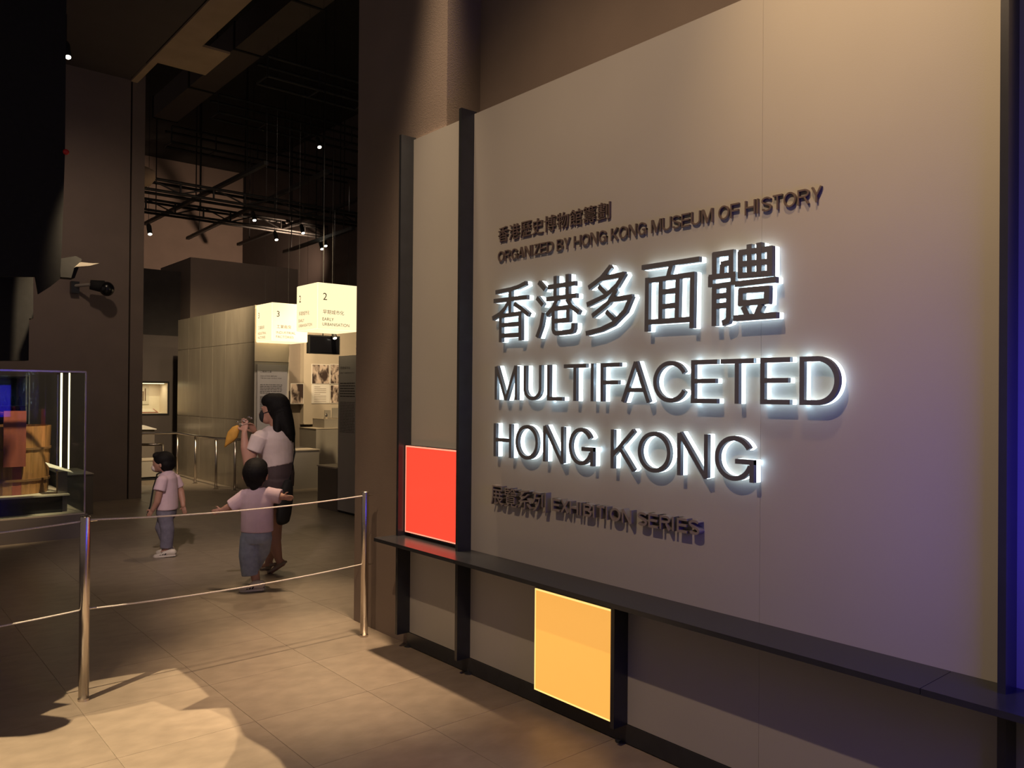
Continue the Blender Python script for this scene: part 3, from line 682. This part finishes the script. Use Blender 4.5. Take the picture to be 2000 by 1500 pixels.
obj('light_bar', bx(nxa + .05, nxb - .05, ny0 + .05, ny0 + .09, nz1 - .025, nz1 - .011), 'lens_warm', t)
l = bpy.data.lights.new('niche_light', 'AREA'); l.shape = 'RECTANGLE'; l.size = .8; l.size_y = .2; l.energy = 4.5; l.color = (1, .78, .52)
lo = bpy.data.objects.new('niche_light', l); COL.objects.link(lo); lo.location = ((nxa + nxb) / 2, ny0 + .2, nz1 - .03)
t = thing('old_document', 'yellowed upright document on the back of lit niche', 'document', (4.85, ny0 + .49, 1.2))
obj('sheet', bx(4.62, 5.0, ny0 + .485, ny0 + .497, 1.27, 1.66), 'cream', t)
for i in range(7): obj('text_line', bx(4.68 + .04 * i, 4.70 + .04 * i, ny0 + .483, ny0 + .485, 1.34, 1.60 - .03 * (i % 3)), 'print', t)
t = thing('album', 'open reddish album lying flat in the lit niche', 'album', (4.9, ny0 + .25, nz0 + .01))
obj('cover', prism(BM(), [(4.55, ny0 + .12, 1.102), (5.08, ny0 + .10, 1.102), (5.06, ny0 + .36, 1.17), (4.6, ny0 + .36, 1.17)], (0, 0, .012)), 'wood_red', t)
obj('page', prism(BM(), [(4.59, ny0 + .14, 1.119), (5.04, ny0 + .12, 1.118), (5.03, ny0 + .34, 1.178), (4.63, ny0 + .34, 1.18)], (0, 0, .006)), 'cream', t)
# pale slanted caption below the niche
g0 = onY(270, 834, 15.9); g1_ = onY(306, 835, 15.9)
t = thing('caption_lectern', 'pale slanted caption board below the lit niche', 'caption stand', (g1_.x - .2, 16.0, 0))
obj('board', prism(BM(), [(g0.x - .3, 15.9, g0.z - .04), (g1_.x, 15.9, g1_.z - .04), (g1_.x - .12, 16.3, g1_.z + .02), (g0.x - .3, 16.3, g0.z + .02)], (0, 0, .015)), 'white', t)
obj('body', bx(g0.x - .3, g1_.x - .02, 15.95, 16.28, 0, g0.z - .045), 'wall_dark' if False else 'grey', t)
# low pale bench in the gap
g = onY(281, 905, 14.6); h_ = onY(330, 936, 14.6)
t = thing('floor_bench', 'low pale block behind the small child at the left', 'bench', (h_.x - .5, 14.8, 0))
obj('body', bx(g.x - .6, h_.x, 14.6, 15.0, .06, .34), 'greyl', t); obj('top', bx(g.x - .61, h_.x + .01, 14.59, 15.01, .34, .36), 'cream', t); obj('plinth', bx(g.x - .58, h_.x - .02, 14.62, 14.98, 0, .06), 'black', t)

# ------------------------------------------------------------------ handrails
def handrail(pts, hh, label, posts, loop=0):
    t = thing('handrail', label, 'handrail', (pts[0][0], pts[0][1], 0))
    obj('rail', tube([(x, y, hh) for x, y in pts], .021, 10), 'steel', t, True)
    for x, y in posts:
        obj('post', cyl(BM(), (x, y, .0), (x, y, hh), .019, n=12), 'steel', t, True)
        obj('floor_flange', lathe(BM(), x, y, [(.045, 0), (.045, .008), (.022, .016)], 14), 'steel', t)
P0, P1, P2, P3 = (4.716, 14.76), (4.66, 13.67), (4.66, 12.72), (4.80, 12.30)
P4 = (5.05, 11.72)
handrail([(3.9, 14.95), P0, P1, P2, P3, P4], .80, 'steel handrail running along the metal-clad partition', [P0, P1, P2, P3, P4])
e1 = onZ(318, 868, .74)
handrail([(3.2, e1.y + .35), (e1.x - .1, e1.y), (e1.x, e1.y)], .74, 'short steel handrail with a bright end behind the small child', [(e1.x, e1.y)])

# ------------------------------------------------------------------ ceiling grid
def truss_flat(pl, pr, z, wid, label, rung=.9):
    a = onZ(*pl, z); c = onZ(*pr, z); L = c.x - a.x + 2.2
    t = thing('lighting_truss', label, 'truss', (a.x, a.y, z))
    for dy in (0, wid): obj('chord', cyl(BM(), (a.x, a.y + dy, z), (a.x + L, a.y + dy, z), .026, n=8), 'truss', t)
    for dy in (0, wid): obj('chord', cyl(BM(), (a.x, a.y + dy, z + .32), (a.x + L, a.y + dy, z + .32), .026, n=8), 'truss', t)
    k = 0
    while k * rung <= L:
        x = a.x + k * rung
        obj('rung', cyl(BM(), (x, a.y, z), (x, a.y + wid, z), .016, n=6), 'truss', t)
        obj('rung', cyl(BM(), (x, a.y, z), (x, a.y, z + .32), .014, n=6), 'truss', t)
        k += 1
    for u in (.15, .6): obj('hanger', cyl(BM(), (a.x + L * u, a.y + wid / 2, z + .32), (a.x + L * u, a.y + wid / 2, 8.2), .01, n=6), 'black', t)
truss_flat((523, 148), (700, 201), 6.6, .42, 'nearest flat ladder truss below the black ceiling')
truss_flat((427, 219), (610, 262), 6.6, .42, 'second flat ladder truss below the black ceiling')
truss_flat((335, 277), (520, 315), 6.6, .42, 'third flat ladder truss below the black ceiling, counted from the near one')
def truss_up(p_top, p_bot, x1, Y, label):
    a = onY(*p_top, Y); c = onY(*p_bot, Y); z1, z0 = a.z, c.z; xe = onY(x1, 400, Y).x
    t = thing('lighting_truss', label, 'truss', (a.x, Y, z0))
    for z in (z0, z1):
        for dy in (0, .3): obj('chord', cyl(BM(), (a.x - .6, Y + dy, z), (xe, Y + dy, z), .028, n=8), 'truss', t)
    n = int((xe - a.x) / .62)
    for k in range(n + 1):
        x = a.x + .62 * k
        obj('brace', cyl(BM(), (x, Y, z0), (x, Y, z1), .02, n=6), 'truss', t)
        if k < n: obj('brace', cyl(BM(), (x, Y, z0 if k % 2 else z1), (x + .62, Y, z1 if k % 2 else z0), .016, n=6), 'truss', t)
    for u in (.2, .7): obj('hanger', cyl(BM(), (a.x + (xe - a.x) * u, Y + .15, z1), (a.x + (xe - a.x) * u, Y + .15, 8.2), .012, n=6), 'black', t)
truss_up((285, 346), (285, 368), 760, 15.5, 'upright lattice truss in front of the warm lit back wall, the upper one')
truss_up((285, 388), (285, 409), 760, 18.4, 'upright lattice truss in front of the warm lit back wall, the lower one')
def track(p0, p1, z, label):
    a = onZ(*p0, z); c = onZ(*p1, z)
    t = thing('lighting_track', label, 'track', (a.x, a.y, z))
    d = (c - a).normalized(); s = Vector((-d.y, d.x, 0)) * .04
    obj('rail', prism(BM(), [a + s, a - s, c - s, c + s], (0, 0, .07)), 'truss', t)
    for u in (.12, .5, .88):
        p = a.lerp(c, u); obj('hanger', cyl(BM(), (p.x, p.y, z + .07), (p.x, p.y, 8.2), .012, n=6), 'black', t)
    return a, c
track((283, 440), (520, 322), 5.6, 'black lighting track crossing the trusses, the leftmost')
track((366, 468), (640, 338), 5.6, 'black lighting track crossing the trusses, second from the left')
track((465, 480), (700, 392), 5.6, 'black lighting track crossing the trusses, third from the left')
track((555, 495), (690, 449), 4.9, 'black lighting track crossing the trusses, the rightmost')
def track_spot(px, py, Y, label, r=.045, tilt=(0, -.1, -.2)):
    p = onY(px, py, Y); t = thing('track_spotlight', label, 'spotlight', p)
    d = Vector(tilt).normalized(); q = p - d * .22
    obj('housing', ring_tube(BM(), [p + d * .004, p - d * .18, q], [r * 1.25, r * 1.25, r * .9], 14), 'truss', t, False)
    obj('lens', ring_tube(BM(), [p + d * .002, p + d * .010], [r, r * .95], 14), 'lens', t)
    obj('stem', cyl(BM(), q, (q.x, q.y, 8.2), .004, n=6), 'black', t)
for i, (x, y, Y, lb) in enumerate([(133, 111, 10.5, 'at the corner of left brown wall'), (624, 287, 13.5, 'alone high in the black ceiling'), (293, 457, 16.0, 'hanging next to the left pier'),
                               (497, 430, 16.5, 'under the lattice trusses'), (592, 455, 16.5, 'above cube 2 on its left'), (540, 468, 17, 'above cube 3'),
                               (629, 486, 16.6, 'lower one of a close pair above cube 2'), (636, 480, 16.8, 'upper one of a close pair above cube 2'), (654, 660, 11.5, 'just beneath cube 2 over the screen')]):
    track_spot(x, y, Y, 'small black spotlight with a bright lens ' + lb, .035 if Y > 12 else .03)
# round duct end and box duct
p = onY(283, 343, 13.2); t = thing('air_duct', 'beige round air duct end sticking out behind the left pier', 'duct', p)
obj('pipe', ring_tube(BM(), [(p.x - .9, 13.4, p.z), (p.x + .02, 13.3, p.z + .01), (p.x + .13, 13.3, p.z), (p.x + .17, 13.3, p.z - .02)], [.16, .16, .13, .04], 20), 'soffit', t, True)
obj('hanger', cyl(BM(), (p.x - .4, 13.35, p.z + .1), (p.x - .4, 13.35, 8.2), .012, n=6), 'black', t)
obj('collar', ring_tube(BM(), [(p.x - .06, 13.33, p.z), (p.x - .02, 13.32, p.z)], [.168, .168], 20), 'wall', t)
a = onZ(575, 30, 6.9); c = onZ(345, 205, 6.9)
t = thing('box_duct', 'long dark box duct running under the black ceiling', 'duct', (a.x, a.y, 6.9))
for k in range(4):
    y0 = a.y - 2.5 + (c.y + 1 - a.y + 2.5) * k / 4; y1 = a.y - 2.5 + (c.y + 1 - a.y + 2.5) * (k + 1) / 4
    obj('duct_section', bx(a.x - .22, a.x + .22, y0 + .02, y1 - .02, 6.9, 7.3), 'wall_dark', t)
    obj('flange', bx(a.x - .24, a.x + .24, y1 - .02, y1 + .02, 6.88, 7.32), 'black', t)
for u in (0, 3): obj('hanger', cyl(BM(), (a.x, a.y + u, 7.3), (a.x, a.y + u, 8.2), .015, n=6), 'black', t)

# ------------------------------------------------------------------ people
def remeshed(name, bm, material, parent, voxel, smooth=3):
    me = bpy.data.meshes.new(name + '_raw'); bmesh.ops.recalc_face_normals(bm, faces=bm.faces); bm.to_mesh(me); bm.free()
    o = bpy.data.objects.new('tmp', me); COL.objects.link(o)
    r = o.modifiers.new('r', 'REMESH'); r.mode = 'VOXEL'; r.voxel_size = voxel
    s = o.modifiers.new('s', 'SMOOTH'); s.iterations = smooth; s.factor = .5
    bpy.context.view_layer.update()
    nm = bpy.data.meshes.new_from_object(o.evaluated_get(bpy.context.evaluated_depsgraph_get()))
    bpy.data.objects.remove(o); bpy.data.meshes.remove(me)
    return obj(name, nm, material, parent, True)
AXES = (R0, F0, U0)
class Fig:
    """px, py are photo pixels of a point on the figure, d its distance behind the figure's own plane in metres"""
    def __init__(s, px, py): s.b = onZ(px, py); s.px, s.py = px, py; s.s = F / (s.b - CAM).dot(F0)
    def __call__(s, px, py, d=0.0): return s.b + R0 * ((px - s.px) / s.s) + F0 * d + U0 * ((s.py - py) / s.s)
    def limb(s, bm, pts, rad, n=14, cap=True, round_ends=True):
        P = [s(*p) for p in pts]; ring_tube(bm, P, list(rad), n, True, ref=(R0 + F0 * .13))
        if round_ends:
            for p, r in zip(P, rad):
                r0 = r if not isinstance(r, (tuple, list)) else min(r)
                ellipsoid(bm, p, r0, r0, r0, AXES, 12, 8)
    def loft(s, bm, rows, n=24): ring_tube(bm, [s(px, py, d) for px, py, d, ra, rd in rows], [(ra, rd) for px, py, d, ra, rd in rows], n, True, ref=R0)
    def ell(s, bm, p, ra, rd, rz): ellipsoid(bm, s(*p), ra, rd, rz, AXES)
def hand(bm, w, d, side, k=1.0):
    """palm and five bent fingers from wrist point w along direction d; side = direction of the thumb"""
    d = Vector(d).normalized(); s = Vector(side); s = (s - d * s.dot(d)).normalized(); n = d.cross(s)
    ring_tube(bm, [w - d * .01 * k, w + d * .035 * k, w + d * .075 * k], [(.019 * k, .013 * k), (.032 * k, .014 * k), (.033 * k, .013 * k)], 12, True, ref=s)
    for i, (o, l) in enumerate(((.026, .062), (.0095, .070), (-.0075, .066), (-.024, .050))):
        a = w + d * .072 * k + s * o * k; b_ = a + d * l * .5 * k + n * .006 * k; c = b_ + (d * .8 + n * .6).normalized() * l * .5 * k
        ring_tube(bm, [a - d * .012 * k, b_, c], [.0088 * k, .0082 * k, .0068 * k], 8)
    a = w + d * .022 * k + s * .026 * k; b_ = a + (d * .6 + s * .8).normalized() * .032 * k; c = b_ + (d * .9 + s * .3).normalized() * .028 * k
    ring_tube(bm, [a - s * .012 * k, b_, c], [.0105 * k, .0095 * k, .0075 * k], 8)
def shoe(heel, toe, w, h, name, parent, material, stripes=False, sole='shoe', lift=0.0):
    """a shoe with its sole from heel to toe point (both on the sole)"""
    heel, toe = Vector(heel), Vector(toe); d = (toe - heel); L = d.length; d.normalize(); s = Vector((-d.y, d.x, 0)).normalized(); u = s.cross(d) * -1
    if u.z < 0: u = -u
    prof = [(-.02, .62, .55), (.06, .80, .92), (.25, .86, 1.0), (.42, .86, .92), (.60, .98, .62), (.80, .98, .42), (.94, .72, .32), (1.01, .30, .18)]
    bm = BM(); ring_tube(bm, [heel + d * (L * f) + u * (h * hh / 2 + .006) for f, ww, hh in prof], [(w / 2 * ww, h / 2 * hh) for f, ww, hh in prof], 14, True, ref=s)
    o = obj(name, bm, material, parent, True)
    pts = [heel + d * (L * f) + s * (w / 2 * ww * 1.06) for f, ww in ((-.03, .5), (.05, .8), (.4, .84), (.7, 1.0), (.93, .72), (1.02, .25))]
    pts += [heel + d * (L * f) - s * (w / 2 * ww * 1.06) for f, ww in ((1.02, .25), (.93, .72), (.7, 1.0), (.4, .84), (.05, .8), (-.03, .5))]
    obj('sole', prism(BM(), pts, u * .016), sole, o)
    if stripes:
        cs = -1 if s.dot(F0) > 0 else 1
        for k in range(3):
            f = .40 + .11 * k; base = heel + d * (L * f) + s * (cs * w / 2 * .93)
            obj('stripe', prism(BM(), [base + u * .02, base + u * .02 + d * .011, base + u * (h * .72) + d * .011 - d * .016 - s * (cs * .014), base + u * (h * .72) - d * .016 - s * (cs * .014)], s * (cs * .004)), 'black', o)
    return o

# --- the woman
f = Fig(535, 1116)
wm = thing('person', 'woman with long black hair in a white tee and dark shorts walking away', 'person', f(535, 1116))
bm = BM()
f.ell(bm, (527, 803), .078, .068, .108); f.ell(bm, (519, 815), .055, .052, .062)
f.limb(bm, [(509, 803), (505, 810)], [.012, .014], 8)                                   # nose
f.ell(bm, (511, 797, -.028), .012, .014, .008); f.ell(bm, (534, 806, -.066), .018, .012, .028)   # brow, ear
f.limb(bm, [(535, 815), (538, 842)], [.048, .055])
f.loft(bm, [(538, 842, 0, .09, .13), (536, 868, 0, .11, .155), (539, 900, 0, .10, .135), (543, 930, 0, .11, .15), (542, 950, 0, .10, .13)])
f.limb(bm, [(516, 853, -.15), (505, 878, -.18), (497, 903, -.19)], [.052, .046, .040])
f.limb(bm, [(497, 903, -.19), (491, 872, -.20), (489, 845, -.19)], [.040, .036, .025])
f.limb(bm, [(520, 853, .15), (500, 885, .15)], [.05, .038]); f.limb(bm, [(500, 885, .15), (492, 850, .06)], [.038, .026])
hand(bm, f(489, 843, -.19), U0 * .8 - R0 * .1 + F0 * .5, -R0, .95)
hand(bm, f(492, 848, .06), U0 * .7 - R0 * .2 - F0 * .4, -R0, .95)
f.limb(bm, [(541, 940, .08), (537, 990, .07), (533, 1030, .07)], [.085, .072, .056])
f.limb(bm, [(533, 1030, .07), (531, 1056, .08), (519, 1102, .08)], [.055, .056, .030])
f.limb(bm, [(545, 940, -.07), (541, 990, -.07), (537, 1035, -.07)], [.085, .072, .056])
f.limb(bm, [(537, 1035, -.07), (541, 1060, -.07), (549, 1090, -.07)], [.055, .055, .031])
f.limb(bm, [(519, 1100, .08), (522, 1107, .08), (508, 1110, .08)], [.032, .030, .020])
f.limb(bm, [(549, 1090, -.07), (556, 1096, -.07), (536, 1112, -.07)], [.032, .030, .020])
remeshed('body', bm, 'skin', wm, .0075, 3)
bm = BM()
f.loft(bm, [(539, 833, 0, .075, .085), (538, 842, 0, .115, .15), (536, 852, 0, .145, .185), (535, 868, 0, .155, .185), (537, 885, 0, .148, .17), (540, 898, 0, .135, .165), (542, 909, 0, .125, .165)])
f.limb(bm, [(517, 852, -.16), (507, 880, -.185)], [.078, .068], round_ends=False); f.ell(bm, (519, 852, -.14), .075, .07, .06)
f.limb(bm, [(520, 852, .16), (508, 876, .165)], [.078, .068], round_ends=False); f.ell(bm, (521, 852, .14), .075, .07, .06)
remeshed('tee', bm, 'tee', wm, .008, 4)
bm = BM()
f.loft(bm, [(542, 901, 0, .118, .158), (543, 925, 0, .128, .172), (542, 950, 0, .128, .165)])
f.limb(bm, [(541, 935, .075), (540, 992, .075)], [.108, .104], round_ends=False); f.limb(bm, [(545, 935, -.075), (543, 988, -.075)], [.108, .104], round_ends=False)
remeshed('shorts', bm, 'shorts', wm, .008, 4)
bm = BM()
f.ell(bm, (540, 796), .108, .092, .125); f.ell(bm, (530, 784), .10, .085, .072)
f.limb(bm, [(546, 806), (554, 828), (563, 848), (569, 860)], [(.092, .10), (.080, .105), (.052, .10), (.022, .07)], 16)
f.limb(bm, [(545, 815, -.06), (545, 840, -.10), (545, 856, -.14)], [.05, .035, .012])
remeshed('hair', bm, 'hair', wm, .008, 3)
bm = BM(); f.ell(bm, (512, 813), .036, .056, .058); f.limb(bm, [(514, 808, -.05), (530, 803, -.078)], [.006, .006], 6)
remeshed('face_mask', bm, 'black', wm, .006, 2)
shoe(f(524, 1114, .08), f(503, 1116, .07), .085, .022, 'sandal', wm, 'sandal', sole='sandal')
sd = shoe(f(563, 1096, -.07), f(529, 1115.5, -.07), .085, .022, 'sandal', wm, 'sandal', sole='sandal')
bm = BM(); f.limb(bm, [(536, 1098, -.115), (541, 1099, -.07), (544, 1100, -.025)], [.013, .015, .013], 8); obj('sandal_strap', bm, 'sandal', sd, True)
# shoulder bag
t = thing('shoulder_bag', 'black soft shoulder bag hanging at the hip of the woman', 'bag', f(562, 1018, -.10))
bm = BM()
f.loft(bm, [(570, 934, -.14, .028, .05), (568, 948, -.14, .044, .10), (565, 975, -.14, .054, .13), (562, 1000, -.14, .054, .13), (561, 1014, -.14, .046, .11), (561, 1018, -.14, .028, .08)])
remeshed('pouch', bm, 'black', t, .009, 3)
obj('strap', tube([f(568, 940, -.10), f(569, 915, -.02), f(571, 885, .04), f(566, 858, .10), f(552, 841, .14), f(538, 836, .13), f(528, 850, .17), f(540, 885, .19), f(560, 915, .16), f(567, 939, -.02)], .008, 8), 'black', t, True)
# things held in her hand
t = thing('mustard_pouch', 'mustard yellow leaf-shaped pouch dangling from the raised hand of the woman', 'pouch', f(460, 868, -.14))
bm = BM()
f.loft(bm, [(474, 831, -.15, .010, .012), (470, 837, -.15, .034, .026), (464, 848, -.15, .048, .034), (458, 858, -.15, .036, .028), (453, 865, -.15, .018, .016), (449, 872, -.15, .005, .006)], 14)
obj('leaf', bm, 'mustard', t, True)
obj('cord', tube([f(474, 831, -.15), f(480, 827, -.16), f(487, 833, -.17)], .003, 6), 'rope', t, True)
t = thing('key_charms', 'bunch of shiny metal charms held up in the fingers of the woman', 'charms', f(486, 822, -.15))
for i, (x, y) in enumerate(((474, 824), (478, 828), (486, 822), (496, 814), (500, 816))):
    bm = BM(); f.ell(bm, (x, y, -.17), .012, .006, .008); obj('charm', bm, 'shiny', t, True)
obj('ring', tube([f(474, 825, -.17), f(484, 819, -.17), f(498, 815, -.17), f(494, 826, -.17), f(483, 830, -.17), f(474, 825, -.17)], .0025, 6), 'shiny', t, True)

# --- child seen from behind
f = Fig(495, 1152)
ch = thing('person', 'small child seen from behind in a pink tee and blue jeans with arms spread', 'person', f(495, 1152))
bm = BM()
f.ell(bm, (496, 927), .086, .092, .108); f.ell(bm, (473.5, 931), .010, .022, .03); f.ell(bm, (519, 931), .010, .022, .03); f.ell(bm, (495, 934, .075), .045, .04, .06); f.limb(bm, [(494, 930, .108), (494, 934, .116)], [.009, .011], 8)
f.limb(bm, [(497, 940), (499, 960)], [.045, .05])
f.loft(bm, [(499, 958, 0, .075, .055), (500, 970, 0, .11, .07), (500, 1005, 0, .105, .08), (500, 1040, 0, .10, .075), (500, 1052, 0, .08, .06)])
f.limb(bm, [(478, 966), (458, 986), (440, 994, .01)], [.042, .035, .030]); f.limb(bm, [(440, 994, .01), (431, 998, .01)], [.028, .021])
f.limb(bm, [(522, 964), (541, 967), (551, 970, -.02)], [.042, .034, .026])
hand(bm, f(432, 997.5, .01), -R0 * .95 - U0 * .25, U0, .72); hand(bm, f(550, 970, -.02), R0 * .9 - U0 * .1, U0, .72)
f.limb(bm, [(487, 1050), (487, 1090), (498, 1122), (501, 1143)], [.055, .048, .036, .031]); f.limb(bm, [(512, 1050), (503, 1085, .08), (483, 1118, .14)], [.055, .048, .033])
f.limb(bm, [(501, 1141), (492, 1146)], [.03, .024]); f.limb(bm, [(483, 1118, .14), (476, 1124, .14)], [.03, .022])
remeshed('body', bm, 'skin', ch, .006, 3)
bm = BM()
f.loft(bm, [(499, 952, 0, .055, .05), (499, 957, 0, .085, .065), (500, 964, 0, .115, .078), (500, 980, 0, .128, .092), (501, 1005, 0, .124, .098), (501, 1038, 0, .126, .10)])
f.limb(bm, [(481, 966), (466, 979), (452, 990)], [.056, .060, .062], round_ends=False); f.limb(bm, [(518, 964), (534, 968), (547, 970)], [.056, .058, .060], round_ends=False)
f.ell(bm, (482, 967), .05, .06, .05); f.ell(bm, (518, 966), .05, .06, .05)
remeshed('tee', bm, 'tee_pink', ch, .007, 4)
bm = BM()
f.loft(bm, [(500, 1030, 0, .115, .088), (500, 1050, 0, .118, .09), (500, 1060, 0, .10, .08)])
f.limb(bm, [(486, 1050), (485, 1085), (489, 1123)], [.072, .076, .068], round_ends=False); f.limb(bm, [(513, 1048), (506, 1078, .07), (487, 1112, .13)], [.070, .062, .052], round_ends=False)
f.ell(bm, (486, 1050), .07, .07, .06); f.ell(bm, (513, 1050), .068, .07, .06); f.ell(bm, (506, 1078, .07), .062, .062, .062)
remeshed('jeans', bm, 'denim', ch, .007, 4)
bm = BM(); f.ell(bm, (497, 923, -.012), .098, .098, .106); f.limb(bm, [(497, 935, -.03), (498, 950, -.04)], [(.082, .06), (.055, .035)], 16); f.ell(bm, (495, 912, .03), .09, .085, .07)
remeshed('hair', bm, 'hair', ch, .007, 3)
bm = BM(); f.ell(bm, (487, 939, .072), .062, .05, .05); f.limb(bm, [(474, 929, .0), (474, 939, .03), (480, 949, .06)], [.007, .008, .009], 6)
remeshed('face_mask', bm, 'mask_white', ch, .006, 2)
shoe(f(518, 1149.5, -.03), f(472, 1152.5, -.05), .08, .072, 'shoe', ch, 'shoe', True)
shoe(f(486, 1124, .14), f(461, 1135, .20), .072, .055, 'shoe', ch, 'shoe', False)

# --- child in profile
f = Fig(325, 1085)
ch = thing('person', 'small masked child in profile in a pale tee and dark jeans with a hanging strap', 'person', f(325, 1085))
bm = BM()
f.ell(bm, (315, 903), .084, .076, .100); f.ell(bm, (308, 912), .055, .055, .055); f.limb(bm, [(299, 907), (297, 911)], [.009, .011], 8); f.ell(bm, (301, 902, -.03), .01, .012, .007)
f.ell(bm, (319, 907, -.074), .018, .01, .026)
f.limb(bm, [(319, 915), (323, 930)], [.042, .046])
f.loft(bm, [(323, 928, 0, .055, .07), (325, 945, 0, .07, .095), (326, 970, 0, .07, .095), (325, 1000, 0, .07, .085)])
f.limb(bm, [(325, 936, -.10), (322, 958, -.13), (318, 976, -.13)], [.04, .034, .03]); f.limb(bm, [(318, 976, -.13), (309, 992, -.12)], [.029, .021])
f.limb(bm, [(330, 936, .10), (341, 962, .12), (347, 980, .10)], [.04, .033, .028]); f.limb(bm, [(347, 980, .10), (350, 990, .08)], [.027, .021])
hand(bm, f(309, 991, -.12), -U0 * .8 - R0 * .5, -R0, .72); hand(bm, f(350, 989, .08), -U0 * .95 + R0 * .2, -R0, .72)
f.limb(bm, [(326, 1000, -.05), (330, 1035, -.05), (329, 1072, -.05)], [.055, .048, .032]); f.limb(bm, [(320, 1000, .05), (310, 1032, .05), (322, 1068, .06)], [.055, .048, .032])
f.limb(bm, [(329, 1070, -.05), (322, 1078, -.05)], [.03, .022]); f.limb(bm, [(322, 1066, .06), (316, 1075, .06)], [.03, .022])
remeshed('body', bm, 'skin', ch, .006, 3)
bm = BM()
f.loft(bm, [(322, 921, 0, .05, .055), (324, 926, 0, .068, .09), (325, 935, 0, .08, .115), (326, 955, 0, .085, .115), (326, 975, 0, .09, .115), (326, 995, 0, .092, .118)])
f.limb(bm, [(325, 934, -.10), (322, 956, -.135)], [.05, .056], round_ends=False); f.limb(bm, [(330, 934, .10), (337, 955, .125)], [.05, .054], round_ends=False)
f.ell(bm, (325, 935, -.10), .048, .045, .042); f.ell(bm, (329, 935, .10), .048, .045, .042)
remeshed('tee', bm, 'tee_pink', ch, .007, 4)
bm = BM()
f.loft(bm, [(325, 988, 0, .085, .105), (324, 1002, 0, .088, .108), (323, 1012, 0, .075, .095)])
f.limb(bm, [(326, 1003, -.05), (331, 1035, -.05), (329, 1068, -.05)], [.068, .062, .056], round_ends=False); f.limb(bm, [(320, 1003, .05), (311, 1032, .05), (321, 1062, .06)], [.068, .062, .052], round_ends=False)
f.ell(bm, (331, 1035, -.05), .06, .06, .06); f.ell(bm, (311, 1032, .05), .06, .06, .06)
remeshed('jeans', bm, 'denim_dark', ch, .007, 4)
bm = BM(); f.ell(bm, (319, 898), .094, .09, .082); f.ell(bm, (325, 907), .066, .088, .075); f.ell(bm, (306, 890), .04, .07, .035)
remeshed('hair', bm, 'hair', ch, .007, 3)
bm = BM(); f.ell(bm, (303, 914), .040, .052, .040); f.limb(bm, [(306, 911, -.05), (318, 905, -.082)], [.005, .005], 6)
remeshed('face_mask', bm, 'mask_white', ch, .006, 2)
obj('strap', tube([f(319, 921, -.06), f(308, 926, -.03), f(304, 950, -.06), f(302, 985, -.10), f(297, 1003, -.11)], .0075, 8), 'black', ch, True)
shoe(f(347, 1083, -.05), f(307, 1085.5, -.07), .075, .062, 'shoe', ch, 'shoe', True)
shoe(f(333, 1081, .06), f(300, 1083, .06), .072, .058, 'shoe', ch, 'shoe', False)

# ------------------------------------------------------------------ unseen spotlights added with plates (gobos) cut to shape the floor pool
def gobo(name, L, poly, watts, label, ceil=8.2):
    L = Vector(L); pts = [onZ(*p) for p in poly]
    c = sum(pts, Vector()) / len(pts); ax = (c - L).normalized(); pd = .5
    cu = bpy.data.curves.new('g', 'CURVE'); cu.dimensions = '2D'; cu.fill_mode = 'BOTH'
    q = ax.to_track_quat('-Z', 'Y'); inv = q.inverted()
    def add(pp):
        s = cu.splines.new('POLY'); s.points.add(len(pp) - 1); s.use_cyclic_u = True
        for k, v in enumerate(pp): s.points[k].co = (v[0], v[1], 0, 1)
    hole = []
    for p in pts:
        v = inv @ (p - L); hole.append((v.x * pd / -v.z, v.y * pd / -v.z))
    R = max(math.hypot(*h) for h in hole) + .08
    add([(R * math.cos(2 * math.pi * k / 48), R * math.sin(2 * math.pi * k / 48)) for k in range(48)]); add(hole)
    o = bpy.data.objects.new('g', cu); COL.objects.link(o); bpy.context.view_layer.update()
    me = bpy.data.meshes.new_from_object(o.evaluated_get(bpy.context.evaluated_depsgraph_get())); bpy.data.objects.remove(o); bpy.data.curves.remove(cu)
    M = q.to_matrix()
    for v in me.vertices: v.co = L + M @ Vector((v.co.x, v.co.y, -pd))
    t = thing(name, label, 'spotlight', L)
    obj('pool_shape_plate', me, 'black', t)
    obj('housing', ring_tube(BM(), [L - ax * .12, L - ax * .06, L + ax * pd], [.10, .14, R + .002], 32, False), 'black', t)
    obj('back_cap', ring_tube(BM(), [L - ax * .13, L - ax * .12], [.10, .10], 32), 'black', t)
    obj('hanger', cyl(BM(), L - ax * .13, (L.x - ax.x * .13, L.y - ax.y * .13, ceil), .02), 'black', t)
    ang = 2 * math.degrees(math.atan((R - .02) / pd))
    spot('pool_gobo_spot', L, L + ax, watts, min(ang, 150), (1.0, .76, .46), .0008, .05)
dirn = (onZ(280, 1319.5) - S1); dirn.z = 0; dirn.normalize()
GL = S1 - dirn * 3.4 + Vector((0, 0, 5.0))
OUT = [(-60, 1440), (0, 1440), (46, 1438), (91, 1431), (133, 1416), (139, 1407), (126, 1401), (80, 1396), (101, 1386), (140, 1375), (105, 1372), (126, 1361), (131, 1351), (154, 1340), (182, 1330), (245, 1319), (343, 1305), (378, 1330), (408, 1360), (353, 1387), (446, 1382), (462, 1410), (476, 1438), (525, 1466), (546, 1484), (556, 1500), (600, 1580), (-60, 1580)]
INN = [(-60, 1441), (0, 1441), (60, 1439), (105, 1430), (138, 1412), (146, 1402), (200, 1393), (260, 1380), (300, 1369), (350, 1389), (406, 1385), (448, 1403), (465, 1432), (459, 1464), (437, 1500), (410, 1580), (-60, 1580)]
gobo('added_pool_spot', GL, OUT, 2600, 'unseen black spotlight added with a plate cut to the floor pool outline')
gobo('added_pool_spot', GL + Vector((.9, -.9, .15)), INN, 1500, 'second unseen black spotlight added with a plate cut to the brighter pool')
